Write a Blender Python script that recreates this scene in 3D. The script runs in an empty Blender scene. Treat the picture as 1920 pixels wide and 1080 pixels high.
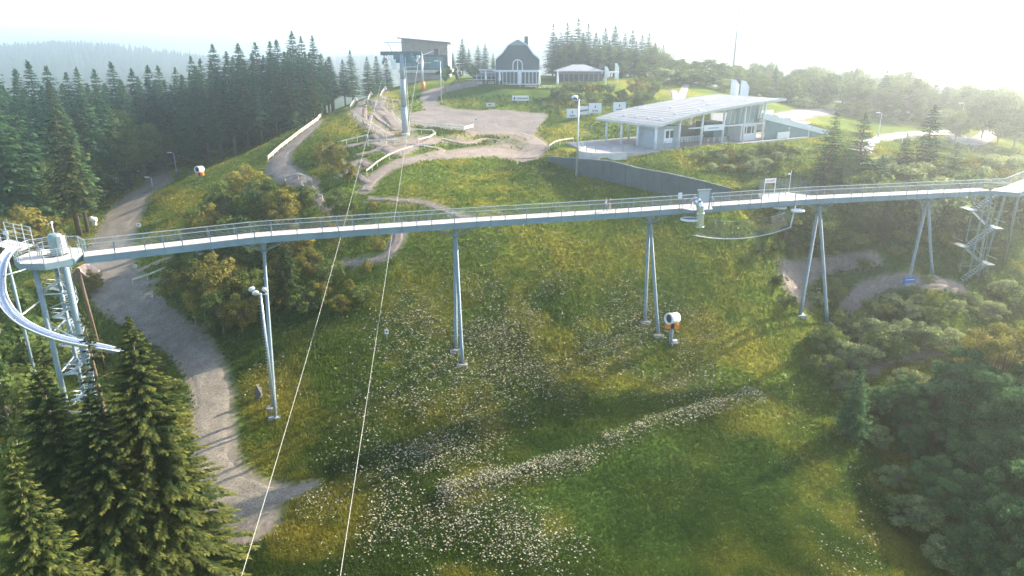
import bpy, bmesh, math, random
import numpy as np
from mathutils import Vector, Matrix

# ------------------------------------------------------------------ camera, sky, sun, exposure
SC = bpy.context.scene
COL = SC.collection
CZ = 60.0                                   # camera height above the datum
F = 1300.0                                  # focal length in photo pixels (1920 wide)
PITCH = math.radians(18.7)
CP, SP = math.cos(PITCH), math.sin(PITCH)
cam_d = bpy.data.cameras.new("camera"); cam = bpy.data.objects.new("camera", cam_d); COL.objects.link(cam)
cam.location = (0, 0, CZ); cam.rotation_euler = (math.pi/2 - PITCH, 0, 0)
cam_d.sensor_width = 36.0; cam_d.lens = F/1920*36.0
cam_d.clip_start = 0.5; cam_d.clip_end = 20000
SC.camera = cam

SUN_AZ, SUN_EL = math.radians(57), math.radians(28)     # azimuth clockwise from the view direction (+Y)
world = bpy.data.worlds.new("World"); SC.world = world; world.use_nodes = True
wn = world.node_tree.nodes; wl = world.node_tree.links
sky = wn.new('ShaderNodeTexSky'); sky.sky_type = 'NISHITA'; sky.sun_disc = False
sky.sun_elevation = SUN_EL; sky.sun_rotation = SUN_AZ
sky.air_density = 1.0; sky.dust_density = 1.2; sky.ozone_density = 1.0; sky.altitude = 700
wl.new(sky.outputs[0], wn['Background'].inputs[0]); wn['Background'].inputs[1].default_value = 0.15
sun_d = bpy.data.lights.new("sun", 'SUN'); sun_d.energy = 5.0; sun_d.angle = math.radians(0.6); sun_d.color = (1.0, 0.89, 0.72)
sun = bpy.data.objects.new("sun", sun_d); COL.objects.link(sun)
sdir = Vector((math.sin(SUN_AZ)*math.cos(SUN_EL), math.cos(SUN_AZ)*math.cos(SUN_EL), math.sin(SUN_EL)))
sun.rotation_euler = sdir.to_track_quat('Z', 'Y').to_euler(); sun.location = (200, 200, 200)
SC.view_settings.view_transform = 'Standard'; SC.view_settings.look = 'None'
SC.view_settings.gamma = 1.0; SC.view_settings.use_curve_mapping = False
SC.view_settings.exposure = 1.55
SC.render.engine = 'CYCLES'
SC.cycles.max_bounces = 7; SC.cycles.diffuse_bounces = 2; SC.cycles.glossy_bounces = 2
SC.cycles.transmission_bounces = 3; SC.cycles.volume_bounces = 3; SC.cycles.transparent_max_bounces = 6

# ------------------------------------------------------------------ pixel <-> place
def ray(px, py):
    u = (px-960)/F; v = (py-540)/F
    return np.array([u, CP - v*SP, -SP - v*CP])
def PY(px, py, Y):
    d = ray(px, py); t = Y/d[1]
    return Vector((d[0]*t, Y, CZ + d[2]*t))
def PZ(px, py, z):
    d = ray(px, py); t = (z-CZ)/d[2]
    return Vector((d[0]*t, d[1]*t, z))
def project(X, Y, Z):
    Z = Z-CZ
    dep = Y*CP - Z*SP; up = Y*SP + Z*CP
    return 960 + F*X/dep, 540 - F*up/dep

# ------------------------------------------------------------------ noise
_rng = np.random.RandomState(7); _tab = _rng.rand(256, 256)
def vnoise(x, y, s, ox=0.0):
    x = np.asarray(x)/s + 31.7 + ox; y = np.asarray(y)/s + 57.3 + ox*1.7
    xi = np.floor(x).astype(int); yi = np.floor(y).astype(int)
    fx = x-xi; fy = y-yi; fx = fx*fx*(3-2*fx); fy = fy*fy*(3-2*fy)
    a = _tab[xi % 256, yi % 256]; b = _tab[(xi+1) % 256, yi % 256]
    c = _tab[xi % 256, (yi+1) % 256]; d = _tab[(xi+1) % 256, (yi+1) % 256]
    return (a*(1-fx)+b*fx)*(1-fy) + (c*(1-fx)+d*fx)*fy
def fbm(x, y, s, o=3, ox=0.0):
    r = 0; amp = 1; tot = 0
    for k in range(o):
        r = r + amp*vnoise(x, y, s/2**k, ox+k*3.1); tot += amp; amp *= .5
    return r/tot
def sstep(a, b, x):
    t = np.clip((np.asarray(x)-a)/(b-a), 0, 1); return t*t*(3-2*t)

# ------------------------------------------------------------------ materials
MAT = {}
def mat(name, col, rough=.6, metal=0., var=.12, scale=3., bump=0., bscale=20., trans=0., spec=.4):
    if name in MAT: return MAT[name]
    m = bpy.data.materials.new(name); m.use_nodes = True; nt = m.node_tree; n = nt.nodes; l = nt.links
    b = n['Principled BSDF']; b.inputs['Roughness'].default_value = rough; b.inputs['Metallic'].default_value = metal
    b.inputs['Specular IOR Level'].default_value = spec
    tc = n.new('ShaderNodeTexCoord'); no = n.new('ShaderNodeTexNoise'); no.inputs['Scale'].default_value = scale; no.inputs['Detail'].default_value = 5
    l.new(tc.outputs['Object'], no.inputs['Vector'])
    rp = n.new('ShaderNodeValToRGB'); rp.color_ramp.elements[0].position = .3; rp.color_ramp.elements[1].position = .7
    c0 = [max(0, c*(1-var)) for c in col]; c1 = [min(1, c*(1+var)) for c in col]
    rp.color_ramp.elements[0].color = (*c0, 1); rp.color_ramp.elements[1].color = (*c1, 1)
    l.new(no.outputs['Fac'], rp.inputs[0]); l.new(rp.outputs[0], b.inputs['Base Color'])
    if bump:
        n2 = n.new('ShaderNodeTexNoise'); n2.inputs['Scale'].default_value = bscale; n2.inputs['Detail'].default_value = 4
        l.new(tc.outputs['Object'], n2.inputs['Vector'])
        bp = n.new('ShaderNodeBump'); bp.inputs['Strength'].default_value = bump; bp.inputs['Distance'].default_value = .05
        l.new(n2.outputs['Fac'], bp.inputs['Height']); l.new(bp.outputs[0], b.inputs['Normal'])
    MAT[name] = m; return m
def glass_mat(name, col):
    m = mat(name, col, .08, 0, .1, 2., spec=.8); return m
def leaf_mat(name, dark, light, trans=.35, rnd=.25):
    if name in MAT: return MAT[name]
    m = bpy.data.materials.new(name); m.use_nodes = True; nt = m.node_tree; n = nt.nodes; l = nt.links
    n.remove(n['Principled BSDF']); out = n['Material Output']
    at = n.new('ShaderNodeAttribute'); at.attribute_name = 'tint'
    oi = n.new('ShaderNodeObjectInfo')
    ma = n.new('ShaderNodeMath'); ma.operation = 'MULTIPLY_ADD'; ma.inputs[1].default_value = rnd; l.new(oi.outputs['Random'], ma.inputs[0])
    sb = n.new('ShaderNodeMath'); sb.operation = 'SUBTRACT'; l.new(at.outputs['Fac'], sb.inputs[0]); sb.inputs[1].default_value = rnd*.5
    l.new(sb.outputs[0], ma.inputs[2])
    rp = n.new('ShaderNodeValToRGB'); rp.color_ramp.elements[0].color = (*dark, 1); rp.color_ramp.elements[1].color = (*light, 1)
    l.new(ma.outputs[0], rp.inputs[0])
    di = n.new('ShaderNodeBsdfDiffuse'); tr = n.new('ShaderNodeBsdfTranslucent'); mx = n.new('ShaderNodeMixShader'); mx.inputs[0].default_value = trans
    l.new(rp.outputs[0], di.inputs[0]); l.new(rp.outputs[0], tr.inputs[0]); l.new(di.outputs[0], mx.inputs[1]); l.new(tr.outputs[0], mx.inputs[2])
    l.new(mx.outputs[0], out.inputs['Surface']); MAT[name] = m; return m
def vcol_mat(name, trans=0., noise_scale=2.5, noise_amt=.35, rough=.9, bump=0.):
    if name in MAT: return MAT[name]
    m = bpy.data.materials.new(name); m.use_nodes = True; nt = m.node_tree; n = nt.nodes; l = nt.links
    n.remove(n['Principled BSDF']); out = n['Material Output']
    at = n.new('ShaderNodeAttribute'); at.attribute_name = 'Col'
    tc = n.new('ShaderNodeTexCoord'); no = n.new('ShaderNodeTexNoise'); no.inputs['Scale'].default_value = noise_scale; no.inputs['Detail'].default_value = 6
    l.new(tc.outputs['Object'], no.inputs['Vector'])
    mr = n.new('ShaderNodeMapRange'); mr.inputs[1].default_value = .3; mr.inputs[2].default_value = .7; mr.inputs[3].default_value = 1-noise_amt; mr.inputs[4].default_value = 1+noise_amt
    l.new(no.outputs['Fac'], mr.inputs[0])
    mu = n.new('ShaderNodeVectorMath'); mu.operation = 'SCALE'; l.new(at.outputs['Color'], mu.inputs[0]); l.new(mr.outputs[0], mu.inputs['Scale'])
    di = n.new('ShaderNodeBsdfDiffuse'); l.new(mu.outputs[0], di.inputs[0])
    if bump:
        bp = n.new('ShaderNodeBump'); bp.inputs['Strength'].default_value = bump; bp.inputs['Distance'].default_value = .12
        l.new(no.outputs['Fac'], bp.inputs['Height']); l.new(bp.outputs[0], di.inputs['Normal'])
    if trans:
        tr = n.new('ShaderNodeBsdfTranslucent'); l.new(mu.outputs[0], tr.inputs[0])
        mx = n.new('ShaderNodeMixShader'); mx.inputs[0].default_value = trans
        l.new(di.outputs[0], mx.inputs[1]); l.new(tr.outputs[0], mx.inputs[2]); l.new(mx.outputs[0], out.inputs['Surface'])
    else: l.new(di.outputs[0], out.inputs['Surface'])
    MAT[name] = m; return m

STEEL = mat('galvanised_steel_paint', (.20, .27, .29), .55, .1, .12, 1.2)
STEEL_L = mat('bright_galvanised_steel', (.50, .55, .57), .35, .5, .12, 1.5)
GIRD = mat('girder_blue_grey', (.20, .29, .33), .5, .1, .12, .6)
STAIN = mat('stainless_chute', (.62, .66, .70), .22, .75, .08, 2.)
DECKM = mat('bleached_larch_deck', (.66, .58, .52), .7, 0, .12, 3., .3, 30)
WOODB = mat('weathered_brown_wood', (.22, .15, .10), .8, 0, .2, 2., .4, 12)
RAILW = mat('pale_barrier_wood', (.74, .66, .52), .7, 0, .18, 2.)
CONC = mat('concrete', (.36, .36, .34), .85, 0, .15, 1.2, .3, 8)
CONC_L = mat('pale_concrete', (.55, .52, .48), .85, 0, .12, 1., .2, 8)
WHITE = mat('white_paint', (.80, .80, .80), .45, 0, .05, 2.)
ORANGE = mat('orange_plastic', (.85, .26, .03), .45, 0, .1, 3.)
BLACK = mat('dark_rubber', (.03, .035, .04), .6, 0, .2, 3.)
DARK = mat('dark_slate', (.055, .075, .085), .6, 0, .25, 2.5, .3, 6)
SLATE_W = mat('slate_cladding', (.075, .10, .11), .65, 0, .25, 5., .4, 5)
GLASS = glass_mat('dark_window_glass', (.05, .07, .08))
GLASS_T = glass_mat('teal_glass', (.10, .22, .22))
WOODC = mat('station_timber', (.30, .25, .20), .75, 0, .15, 1., .3, 10)
ROOFG = mat('pale_grey_roof_sheet', (.30, .30, .30), .75, .0, .08, .5)
TEAL = mat('teal_panel', (.10, .20, .21), .5, 0, .12, 1.)
BARK = mat('spruce_bark', (.16, .12, .09), .9, 0, .25, 3., .5, 12)
BARK_L = mat('pale_bark', (.26, .22, .17), .9, 0, .2, 3., .4, 12)
BLUE = mat('blue_mat', (.05, .16, .45), .6, 0, .1, 3.)
STONE = mat('marker_stone', (.12, .12, .11), .85, 0, .3, 4., .5, 10)
ROPE = mat('pale_rope', (.55, .55, .50), .7, 0, .1, 4.)
CABLE = mat('haul_rope_steel', (.42, .41, .36), .5, .2, .05, 4.)
PRINT = mat('dark_print', (.06, .06, .09), .7, 0, .1, 4.)

# ------------------------------------------------------------------ mesh helpers
class MB:
    def __init__(s): s.v = []; s.f = []
    def add(s, vs, fs):
        o = len(s.v); s.v += [tuple(p) for p in vs]; s.f += [tuple(i+o for i in f) for f in fs]; return s
    def box(s, c, d, rz=0.):
        x, y, z = d[0]/2, d[1]/2, d[2]/2; cr, sr = math.cos(rz), math.sin(rz); vs = []
        for sx, sy, sz in ((-1,-1,-1),(1,-1,-1),(1,1,-1),(-1,1,-1),(-1,-1,1),(1,-1,1),(1,1,1),(-1,1,1)):
            a, b = sx*x, sy*y; vs.append((c[0]+a*cr-b*sr, c[1]+a*sr+b*cr, c[2]+sz*z))
        return s.add(vs, [(0,3,2,1),(4,5,6,7),(0,1,5,4),(1,2,6,5),(2,3,7,6),(3,0,4,7)])
    def bar(s, p, q, w, h, up=(0,0,1)):
        p = Vector(p); q = Vector(q); d = (q-p).normalized(); u = Vector(up)
        if abs(d.dot(u)) > .98: u = Vector((0,1,0))
        sd = d.cross(u).normalized(); u = sd.cross(d); vs = []
        for e in (p, q):
            for a, b in ((-1,-1),(1,-1),(1,1),(-1,1)): vs.append(e + sd*a*w/2 + u*b*h/2)
        return s.add(vs, [(0,1,2,3),(7,6,5,4),(0,4,5,1),(1,5,6,2),(2,6,7,3),(3,7,4,0)])
    def tube(s, pts, r, n=8, cap=True):
        pts = [Vector(p) for p in pts]; m = len(pts)
        rs = r if isinstance(r, (list, tuple)) else [r]*m
        ref = None; vs = []
        for i, p in enumerate(pts):
            d = (pts[min(i+1, m-1)] - pts[max(i-1, 0)]).normalized()
            if ref is None:
                ref = Vector((0,0,1)) if abs(d.z) < .9 else Vector((1,0,0))
            a = d.cross(ref).normalized(); b = a.cross(d).normalized(); ref = b
            for k in range(n):
                t = 2*math.pi*k/n; vs.append(p + (a*math.cos(t)+b*math.sin(t))*rs[i])
        fs = [(i*n+k, i*n+(k+1) % n, (i+1)*n+(k+1) % n, (i+1)*n+k) for i in range(m-1) for k in range(n)]
        if cap: fs += [tuple(range(n-1, -1, -1)), tuple(range((m-1)*n, m*n))]
        return s.add(vs, fs)
    def lathe(s, prof, c=(0,0,0), n=12, axis=None):
        vs = []; M = Matrix.Identity(3)
        if axis is not None: M = Vector(axis).to_track_quat('Z', 'Y').to_matrix()
        for r, z in prof:
            for k in range(n):
                t = 2*math.pi*k/n; vs.append(Vector(c) + M @ Vector((r*math.cos(t), r*math.sin(t), z)))
        fs = [(i*n+k, i*n+(k+1) % n, (i+1)*n+(k+1) % n, (i+1)*n+k) for i in range(len(prof)-1) for k in range(n)]
        fs += [tuple(range(n-1, -1, -1)), tuple(range((len(prof)-1)*n, len(prof)*n))]
        return s.add(vs, fs)
    def prism(s, poly, ext):
        n = len(poly); e = Vector(ext); p = [Vector(a) for a in poly]
        return s.add(p + [a+e for a in p], [tuple(range(n-1, -1, -1)), tuple(range(n, 2*n))] + [(i, (i+1) % n, n+(i+1) % n, n+i) for i in range(n)])
    def build(s, name, m, parent=None, smooth=False):
        o0 = Vector(parent['_o']) if parent is not None and '_o' in parent else Vector((0,0,0))
        me = bpy.data.meshes.new(name); me.from_pydata([Vector(v)-o0 for v in s.v], [], s.f)
        bm = bmesh.new(); bm.from_mesh(me); bmesh.ops.recalc_face_normals(bm, faces=bm.faces); bm.to_mesh(me); bm.free()
        if smooth: me.polygons.foreach_set('use_smooth', [True]*len(me.polygons))
        me.materials.append(m); o = bpy.data.objects.new(name, me); COL.objects.link(o)
        if parent is not None:
            o.parent = parent; o['_o'] = tuple(o0)
        return o
def tag(o, label, cat=None, group=None, kind=None):
    if label: o['label'] = label
    if cat: o['category'] = cat
    if group: o['group'] = group
    if kind: o['kind'] = kind
    return o
def thing(name, loc, label, cat, group=None):
    o = bpy.data.objects.new(name, None); COL.objects.link(o); o.location = loc; o['_o'] = tuple(loc); o.empty_display_size = .3
    return tag(o, label, cat, group)
def copy_tree(o, parent=None):
    c = o.copy(); COL.objects.link(c); c.parent = parent
    for ch in o.children: copy_tree(ch, c)
    return c
def catmull(pts, k=8):
    P = [np.array(p, float) for p in pts]; P = [2*P[0]-P[1]] + P + [2*P[-1]-P[-2]]; out = []
    for i in range(1, len(P)-2):
        a, b, c, d = P[i-1:i+3]
        for j in range(k):
            t = j/k; out.append(.5*((2*b)+(c-a)*t+(2*a-5*b+4*c-d)*t*t+(3*b-a-3*c+d)*t**3))
    out.append(P[-2]); return out

# ------------------------------------------------------------------ the ground: height field through measured points
CTRL = [(518,782,72.5),(865,680,79),(1220,615,87),(1525,598,94),(1725,525,99),(960,1080,50),(650,1080,49),(1300,1080,51),(1600,1080,51),
 (960,850,64.5),(1300,850,66.5),(1500,800,71.5),(400,1000,56.5),(150,1000,57),(390,800,71),(68,883,62.5),
 (860,540,90),(860,447,100),(860,377,110),(860,328,120),(860,278,135),(860,242,150),(860,200,170),
 (760,252,140),(1080,335,121),(827,195,172),(970,158,188),(800,150,195),(1000,290,134),(1250,440,100),(1250,520,93.5),(1100,440,100),(1100,380,110),
 (1450,450,102),(1500,515,103),(1640,540,102),(1650,665,87),(1800,700,86),(1760,850,71),(1850,1000,60),(1850,600,96),(1850,480,112),(1900,420,118),
 (1800,330,128),(1560,345,118),(1660,262,175),(1800,250,190),(1600,207,230),(1900,250,195),
 (1150,288,128),(1230,282,130),(1430,266,146),(1330,262,144),(1250,262,140),(1060,288,128),(1180,255,146),(1350,245,157),
 (250,370,152),(200,480,118),(330,300,180),(320,620,93),(600,560,92),(600,700,78),(470,480,103),(520,290,146),(600,225,168),(700,190,176),(440,330,142),(376,334,147),
 (620,380,112),(680,320,122),(560,240,178),(450,290,168),(100,420,140),(0,400,150),(155,535,105),(20,560,100),(1040,200,172),(1150,205,168),(1220,200,172),(1000,158,195),(1280,155,200),(1150,160,190)]
cp = []
for px, py, Y in CTRL:
    p = PY(px, py, Y); cp.append((p.x, p.y, p.z))
# ground out of sight: below the frame, behind the crest and off to the sides (absolute heights)
for x, y, d in ((0,0,50),(-60,0,52),(60,0,52),(0,25,48),(-60,30,49),(60,30,49),(-130,60,46),(130,60,45),(130,110,36),(140,160,28),(150,230,22),(-140,120,40),(-140,200,33),
                (-60,240,24),(-20,240,9),(30,240,8.5),(70,240,11),(110,260,16),(-110,260,34),(0,290,13),(80,300,16),(-60,300,30),(0,-60,56),(46,75,43.5),(52,62,45)):
    cp.append((x, y, CZ-d))
cp = np.array(cp)
def tps(r2): return np.where(r2 > 1e-9, .5*r2*np.log(np.maximum(r2, 1e-9)), 0.)
_S = 50.0
A2 = cp[:, :2]/_S; n = len(A2)
K = tps(((A2[:, None]-A2[None])**2).sum(-1)) + np.eye(n)*.004
Pm = np.hstack([np.ones((n, 1)), A2])
sol = np.linalg.solve(np.block([[K, Pm], [Pm.T, np.zeros((3, 3))]]), np.concatenate([cp[:, 2], np.zeros(3)]))
def rbf(x, y):
    sh = x.shape; q = np.stack([x.ravel(), y.ravel()], 1)/_S; r = np.empty(len(q))
    for i in range(0, len(q), 20000):
        s = q[i:i+20000]; r[i:i+20000] = tps(((s[:, None]-A2[None])**2).sum(-1)) @ sol[:n] + sol[n] + s @ sol[n+1:]
    return r.reshape(sh)
def far_h(x, y):
    g = lambda cx, cy, sx, sy: np.exp(-((x-cx)/sx)**2-((y-cy)/sy)**2)
    h = CZ-42 + 12*(fbm(x, y, 500, 3)-.5)
    h = h + 37*g(-700, 1150, 210, 220) + 8*g(-1250, 1200, 380, 260)
    h = h + 62*g(260, 1500, 380, 300) + 46*g(760, 1600, 480, 300) + 15*g(-330, 1500, 300, 260) + 8*g(-1300, 1900, 600, 300) + 26*g(1500, 1500, 500, 400)
    return h
xs_c = np.arange(-130, 150.1, .7); ys_c = np.arange(26, 262.1, .7)
def grow(a, d, n, f):
    out = []; s = .7
    for k in range(n):
        s *= f; a += d*s; out.append(a)
    return out
xs = np.array(grow(xs_c[0], -1, 55, 1.125)[::-1] + list(xs_c) + grow(xs_c[-1], 1, 55, 1.125))
ys = np.array(grow(ys_c[0], -1, 45, 1.125)[::-1] + list(ys_c) + grow(ys_c[-1], 1, 57, 1.125))
GX, GY = np.meshgrid(xs, ys)
dx = np.maximum(np.maximum(-150-GX, GX-160), 0); dy = np.maximum(np.maximum(-30-GY, GY-300), 0)
wfar = sstep(0, 160, np.sqrt(dx*dx+dy*dy))
GZ = np.zeros_like(GX)
near = wfar < 1
GZ[near] = rbf(np.clip(GX[near], -330, 330), np.clip(GY[near], -200, 480))
GZ = GZ*(1-wfar) + far_h(GX, GY)*wfar
core = (1-sstep(0, 60, np.sqrt(dx*dx+dy*dy)))
GZ += core*(.55*(fbm(GX, GY, 9, 3)-.5) + .22*(fbm(GX, GY, 2.6, 2, 5.)-.5))
# terrace pads are cut level
TERR_Z = CZ-16.9
E0 = Vector((26.5, 130, 0)); EX = Vector((25.1, 15, 0)).normalized(); EY = Vector((-EX.y, EX.x, 0))   # start house: corner, long side, depth
def loc_xy(x, y): return (x-E0.x)*EX.x+(y-E0.y)*EX.y, (x-E0.x)*EY.x+(y-E0.y)*EY.y
a_, b_ = loc_xy(GX, GY)
pad = sstep(-15, -12.5, a_)*(1-sstep(40, 46, a_))*sstep(-2.2, -.8, b_)*(1-sstep(19, 27, b_))
GZ = GZ*(1-pad) + (TERR_Z-.35)*pad
# the low bank the flowers follow across the meadow
def poly_dist(X, Y, pts):
    best = np.full(np.shape(X), 1e9)
    for p, q in zip(pts[:-1], pts[1:]):
        ex, ey = q[0]-p[0], q[1]-p[1]; t = np.clip(((X-p[0])*ex+(Y-p[1])*ey)/(ex*ex+ey*ey+1e-9), 0, 1)
        best = np.minimum(best, np.hypot(X-p[0]-t*ex, Y-p[1]-t*ey))
    return best
def H(x, y):
    x = np.asarray(x, float); y = np.asarray(y, float)
    i = np.clip(np.searchsorted(xs, x)-1, 0, len(xs)-2); j = np.clip(np.searchsorted(ys, y)-1, 0, len(ys)-2)
    fx = (x-xs[i])/(xs[i+1]-xs[i]); fy = (y-ys[j])/(ys[j+1]-ys[j])
    return (GZ[j, i]*(1-fx)+GZ[j, i+1]*fx)*(1-fy)+(GZ[j+1, i]*(1-fx)+GZ[j+1, i+1]*fx)*fy
def Gd(px, py, y0=30., y1=420.):
    d = ray(px, py); Y = np.arange(y0, y1, .2); t = Y/d[1]; z = CZ+d[2]*t; h = H(d[0]*t, Y)
    k = np.nonzero(z <= h)[0]
    k = k[0] if len(k) else len(Y)-1
    return Vector((d[0]*t[k], Y[k], float(h[k])))
G = Gd
def at(px, Y, dz=0.):
    d0 = ray(px, 400); X = d0[0]/d0[1]*Y
    for _ in range(6):                        # column of the picture: x drifts with depth below the lens
        z = float(H(X, Y)); dep = Y*CP-(z-CZ)*SP; X = (px-960)/F*dep
    return Vector((X, Y, float(H(X, Y))+dz))
STRIP = [Gd(*p)[:2] for p in ((850,930),(960,905),(1060,880),(1150,840),(1230,805),(1320,780),(1410,752))]
dS = poly_dist(GX, GY, STRIP)
GZ += .7*np.exp(-(dS/1.6)**2)

# ---------------------------------------------------------------- roads and trails (draped ribbons)
WAYS = []
def way(pix, widths, kind): WAYS.append(([Gd(*p) for p in pix], widths, kind))
way([(338,282),(300,322),(258,366),(228,412),(208,455),(203,505),(232,562),(292,602),(352,652),(392,722),(398,800),(405,872),(430,930),(470,985)], [6,6.5,7.5,7.5,7.5,7.5,7,5.6,4.8,4.5,4.3,4.3,5.5,5.5], 'gravel_road')
way([(420,900),(480,925),(530,930),(585,915)], [3,3.2,2.4,1.], 'gravel_road')
way([(182,548),(260,535),(330,520),(400,492),(480,466)], [1.2,1.2,1.1,1,.8], 'dirt_trail')
way([(165,540),(250,512),(330,480),(390,468)], [.7,.7,.7,.6], 'dirt_trail')
way([(598,228),(560,262),(527,293),(522,315),(545,333),(580,347)], [2.5,4,4.5,4.5,4,3], 'dirt_trail')
way([(578,352),(592,372),(615,390),(640,402)], [2,2,1.8,1.6], 'dirt_trail')
way([(745,157),(712,164),(682,185),(668,207),(690,232),(725,255),(745,268)], [2.5,3,3,3.2,3,3,2], 'dirt_trail')
way([(752,160),(722,172),(702,190),(712,205),(735,225),(756,244)], [2.2,2.2,2.2,3,4,4], 'dirt_trail')
way([(684,358),(700,335),(735,312),(790,296),(850,291),(920,285),(975,292)], [2.2,2.4,2.6,3,4,7,8], 'dirt_trail')
way([(985,298),(1004,280),(998,262),(965,252),(920,250),(880,252)], [5,4.5,3.5,3,2.5,2], 'dirt_trail')
way([(690,374),(740,377),(790,382),(840,398),(900,418)], [.8,1.,1.3,1.4,1.2], 'dirt_trail')
way([(745,425),(746,448),(736,468),(712,486),(670,494),(630,500)], [1.8,2,1.8,1.4,1.2,1], 'dirt_trail')
way([(652,275),(700,268),(745,285),(770,270),(810,262)], [2,2,4,4,3], 'dirt_trail')
way([(640,330),(670,305),(690,312)], [1.5,1.8,1.5], 'dirt_trail')
way([(1640,488),(1590,492),(1535,500),(1495,512),(1482,532),(1500,556)], [2,2.2,2.4,3.,3.4,3], 'dirt_trail')
way([(1800,540),(1740,530),(1690,526),(1650,536),(1615,556),(1590,575)], [2,2.4,2.8,3,3,2.4], 'dirt_trail')
way([(1800,655),(1740,657),(1690,661),(1650,670),(1622,690)], [2,2.4,2.8,3,2.6], 'dirt_trail')
way([(1615,285),(1650,262),(1700,252),(1780,248),(1860,249),(1990,252)], [4,4,4.5,5,5,5], 'far_road')
way([(1470,222),(1510,212),(1570,207),(1640,204),(1720,206)], [6,6,6,6,6], 'far_road')
way([(1262,172),(1285,160),(1315,152)], [2.2,2.2,2.], 'far_road')
way([(700,176),(684,200),(700,214),(722,232),(742,246)], [.9,1,1,1,.9], 'dirt_trail')
way([(655,262),(690,256),(720,268),(700,284),(668,292)], [1,1.2,1.4,1.2,1.], 'dirt_trail')
way([(830,262),(870,270),(905,262),(940,266)], [1,1.2,1.2,1.], 'dirt_trail')
way([(628,300),(650,312),(672,330),(690,345)], [1.,1.2,1.2,1.], 'dirt_trail')
way([(760,270),(800,276),(830,284),(800,292)], [1.2,1.4,1.4,1.2], 'dirt_trail')
way([(0,755),(-60,742),(-140,735)], [4,4,4], 'dirt_trail')
YARD_PIX = [(792,207),(786,190),(790,174),(812,166),(845,160),(905,150),(905,160),(868,166),(838,172),(818,184),(822,196),(850,205),(930,206),(1030,214),(1012,236),(1000,262),(940,250),(880,247),(800,240),(766,232),(764,212)]
YARD = [Gd(*p) for p in YARD_PIX]
def in_poly(X, Y, poly):
    r = np.zeros(np.shape(X), bool); m = len(poly); j = m-1
    for i in range(m):
        xi, yi, xj, yj = poly[i][0], poly[i][1], poly[j][0], poly[j][1]
        c = ((yi > Y) != (yj > Y)) & (X < (xj-xi)*(Y-yi)/(yj-yi+1e-12)+xi); r ^= c; j = i
    return r
bare = np.zeros_like(GX)                      # where the turf is worn away
RIB = []
for pts, ws, kind in WAYS:
    c = catmull([(p[0], p[1], w) for p, w in zip(pts, ws)], 10); RIB.append((c, kind))
    for x, y, w in c:
        i0, i1 = np.searchsorted(xs, (x-w-1, x+w+1)); j0, j1 = np.searchsorted(ys, (y-w-1, y+w+1))
        d = np.hypot(GX[j0:j1, i0:i1]-x, GY[j0:j1, i0:i1]-y)
        bare[j0:j1, i0:i1] = np.maximum(bare[j0:j1, i0:i1], 1-sstep(w*.40, w*.66+.5, d))
in_yard = in_poly(GX, GY, YARD)
bare = np.maximum(bare, in_yard*1.)
# worn soil around the lift tower base and the trail start
PXg, PYg = project(GX, GY, GZ)
def blob(cx, cy, rx, ry): return np.clip(1.35-np.hypot((PXg-cx)/rx, (PYg-cy)/ry), 0, 1)
core_m = (GX > -120) & (GX < 140) & (GY > 30) & (GY < 255)
worn = np.maximum.reduce([blob(770,262,70,16), blob(720,222,45,36), blob(850,262,60,12), blob(960,272,60,26)])*core_m
bare = np.maximum(bare, np.clip(worn*1.1-.55*(fbm(GX, GY, 3.5, 3)), 0, 1))
bare_n = np.clip(bare*1.1 + (fbm(GX, GY, 1.9, 3, 9.)-.55)*1.3*((bare > .02) & (bare < .97)), 0, 1)
def Bare(x, y):
    i = np.clip(np.searchsorted(xs, x)-1, 0, len(xs)-2); j = np.clip(np.searchsorted(ys, y)-1, 0, len(ys)-2); return bare[j, i]

# ---------------------------------------------------------------- what colour the turf has where
def turf(X, Y):
    n1 = fbm(X, Y, 22, 3); n2 = fbm(X, Y, 6, 3, 4.); n3 = fbm(X, Y, 2.2, 2, 8.)
    g = np.stack([.135+0*n1, .185+0*n1, .030+0*n1], -1); dk = np.array([.036, .075, .017]); gold = np.array([.38, .31, .045]); ol = np.array([.28, .255, .04])
    mix = lambda c, d, t: c*(1-t[..., None])+d*t[..., None]
    c = mix(g, dk, sstep(.45, .7, n1)*.75); c = mix(c, ol, sstep(.5, .72, n2)*.75)
    z = H(X, Y); px, py = project(X, Y, z)
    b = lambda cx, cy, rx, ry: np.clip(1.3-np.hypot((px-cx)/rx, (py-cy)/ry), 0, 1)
    front = (Y > 30) & (Y < 250)
    gp = np.maximum.reduce([b(520,745,80,70)*1.3, b(960,905,120,26)*.7, b(1040,985,50,40), b(880,930,60,25), b(560,1000,110,30)*.9, b(640,940,50,60)*.7, b(1300,610,60,45), b(770,520,60,60)*.7,
                            b(720,560,70,45)*.7, b(640,610,90,30)*.6, b(1200,660,120,40)*.5, b(350,375,90,30)*.9, b(640,240,60,25)*.9, b(730,190,30,20), b(1360,510,120,90)*.55, b(780,378,90,16)*.9, b(900,330,140,30)*.5, b(1520,640,60,60)*.5, b(1560,760,60,120)*.35, b(1120,490,330,80)*.6, b(1420,640,110,120)*.55])*front
    c = mix(c, gold, np.clip(gp*1.25-.75*n3, 0, 1)*.85)
    dp = np.maximum.reduce([b(1280,940,400,170), b(1050,830,170,40), b(560,590,180,40), b(700,830,130,140)*.6, b(430,570,90,80), b(900,175,140,28)*.9, b(1180,330,140,30)*.8])*front  # dark turf patches; the lane above the flower strip paints the bridge's shadow
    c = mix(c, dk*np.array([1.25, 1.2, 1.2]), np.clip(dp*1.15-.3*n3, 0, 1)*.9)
    return c
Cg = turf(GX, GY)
fl = wfar[..., None]; Cg = Cg*(1-fl) + np.array([.035, .055, .028])*fl
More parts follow.
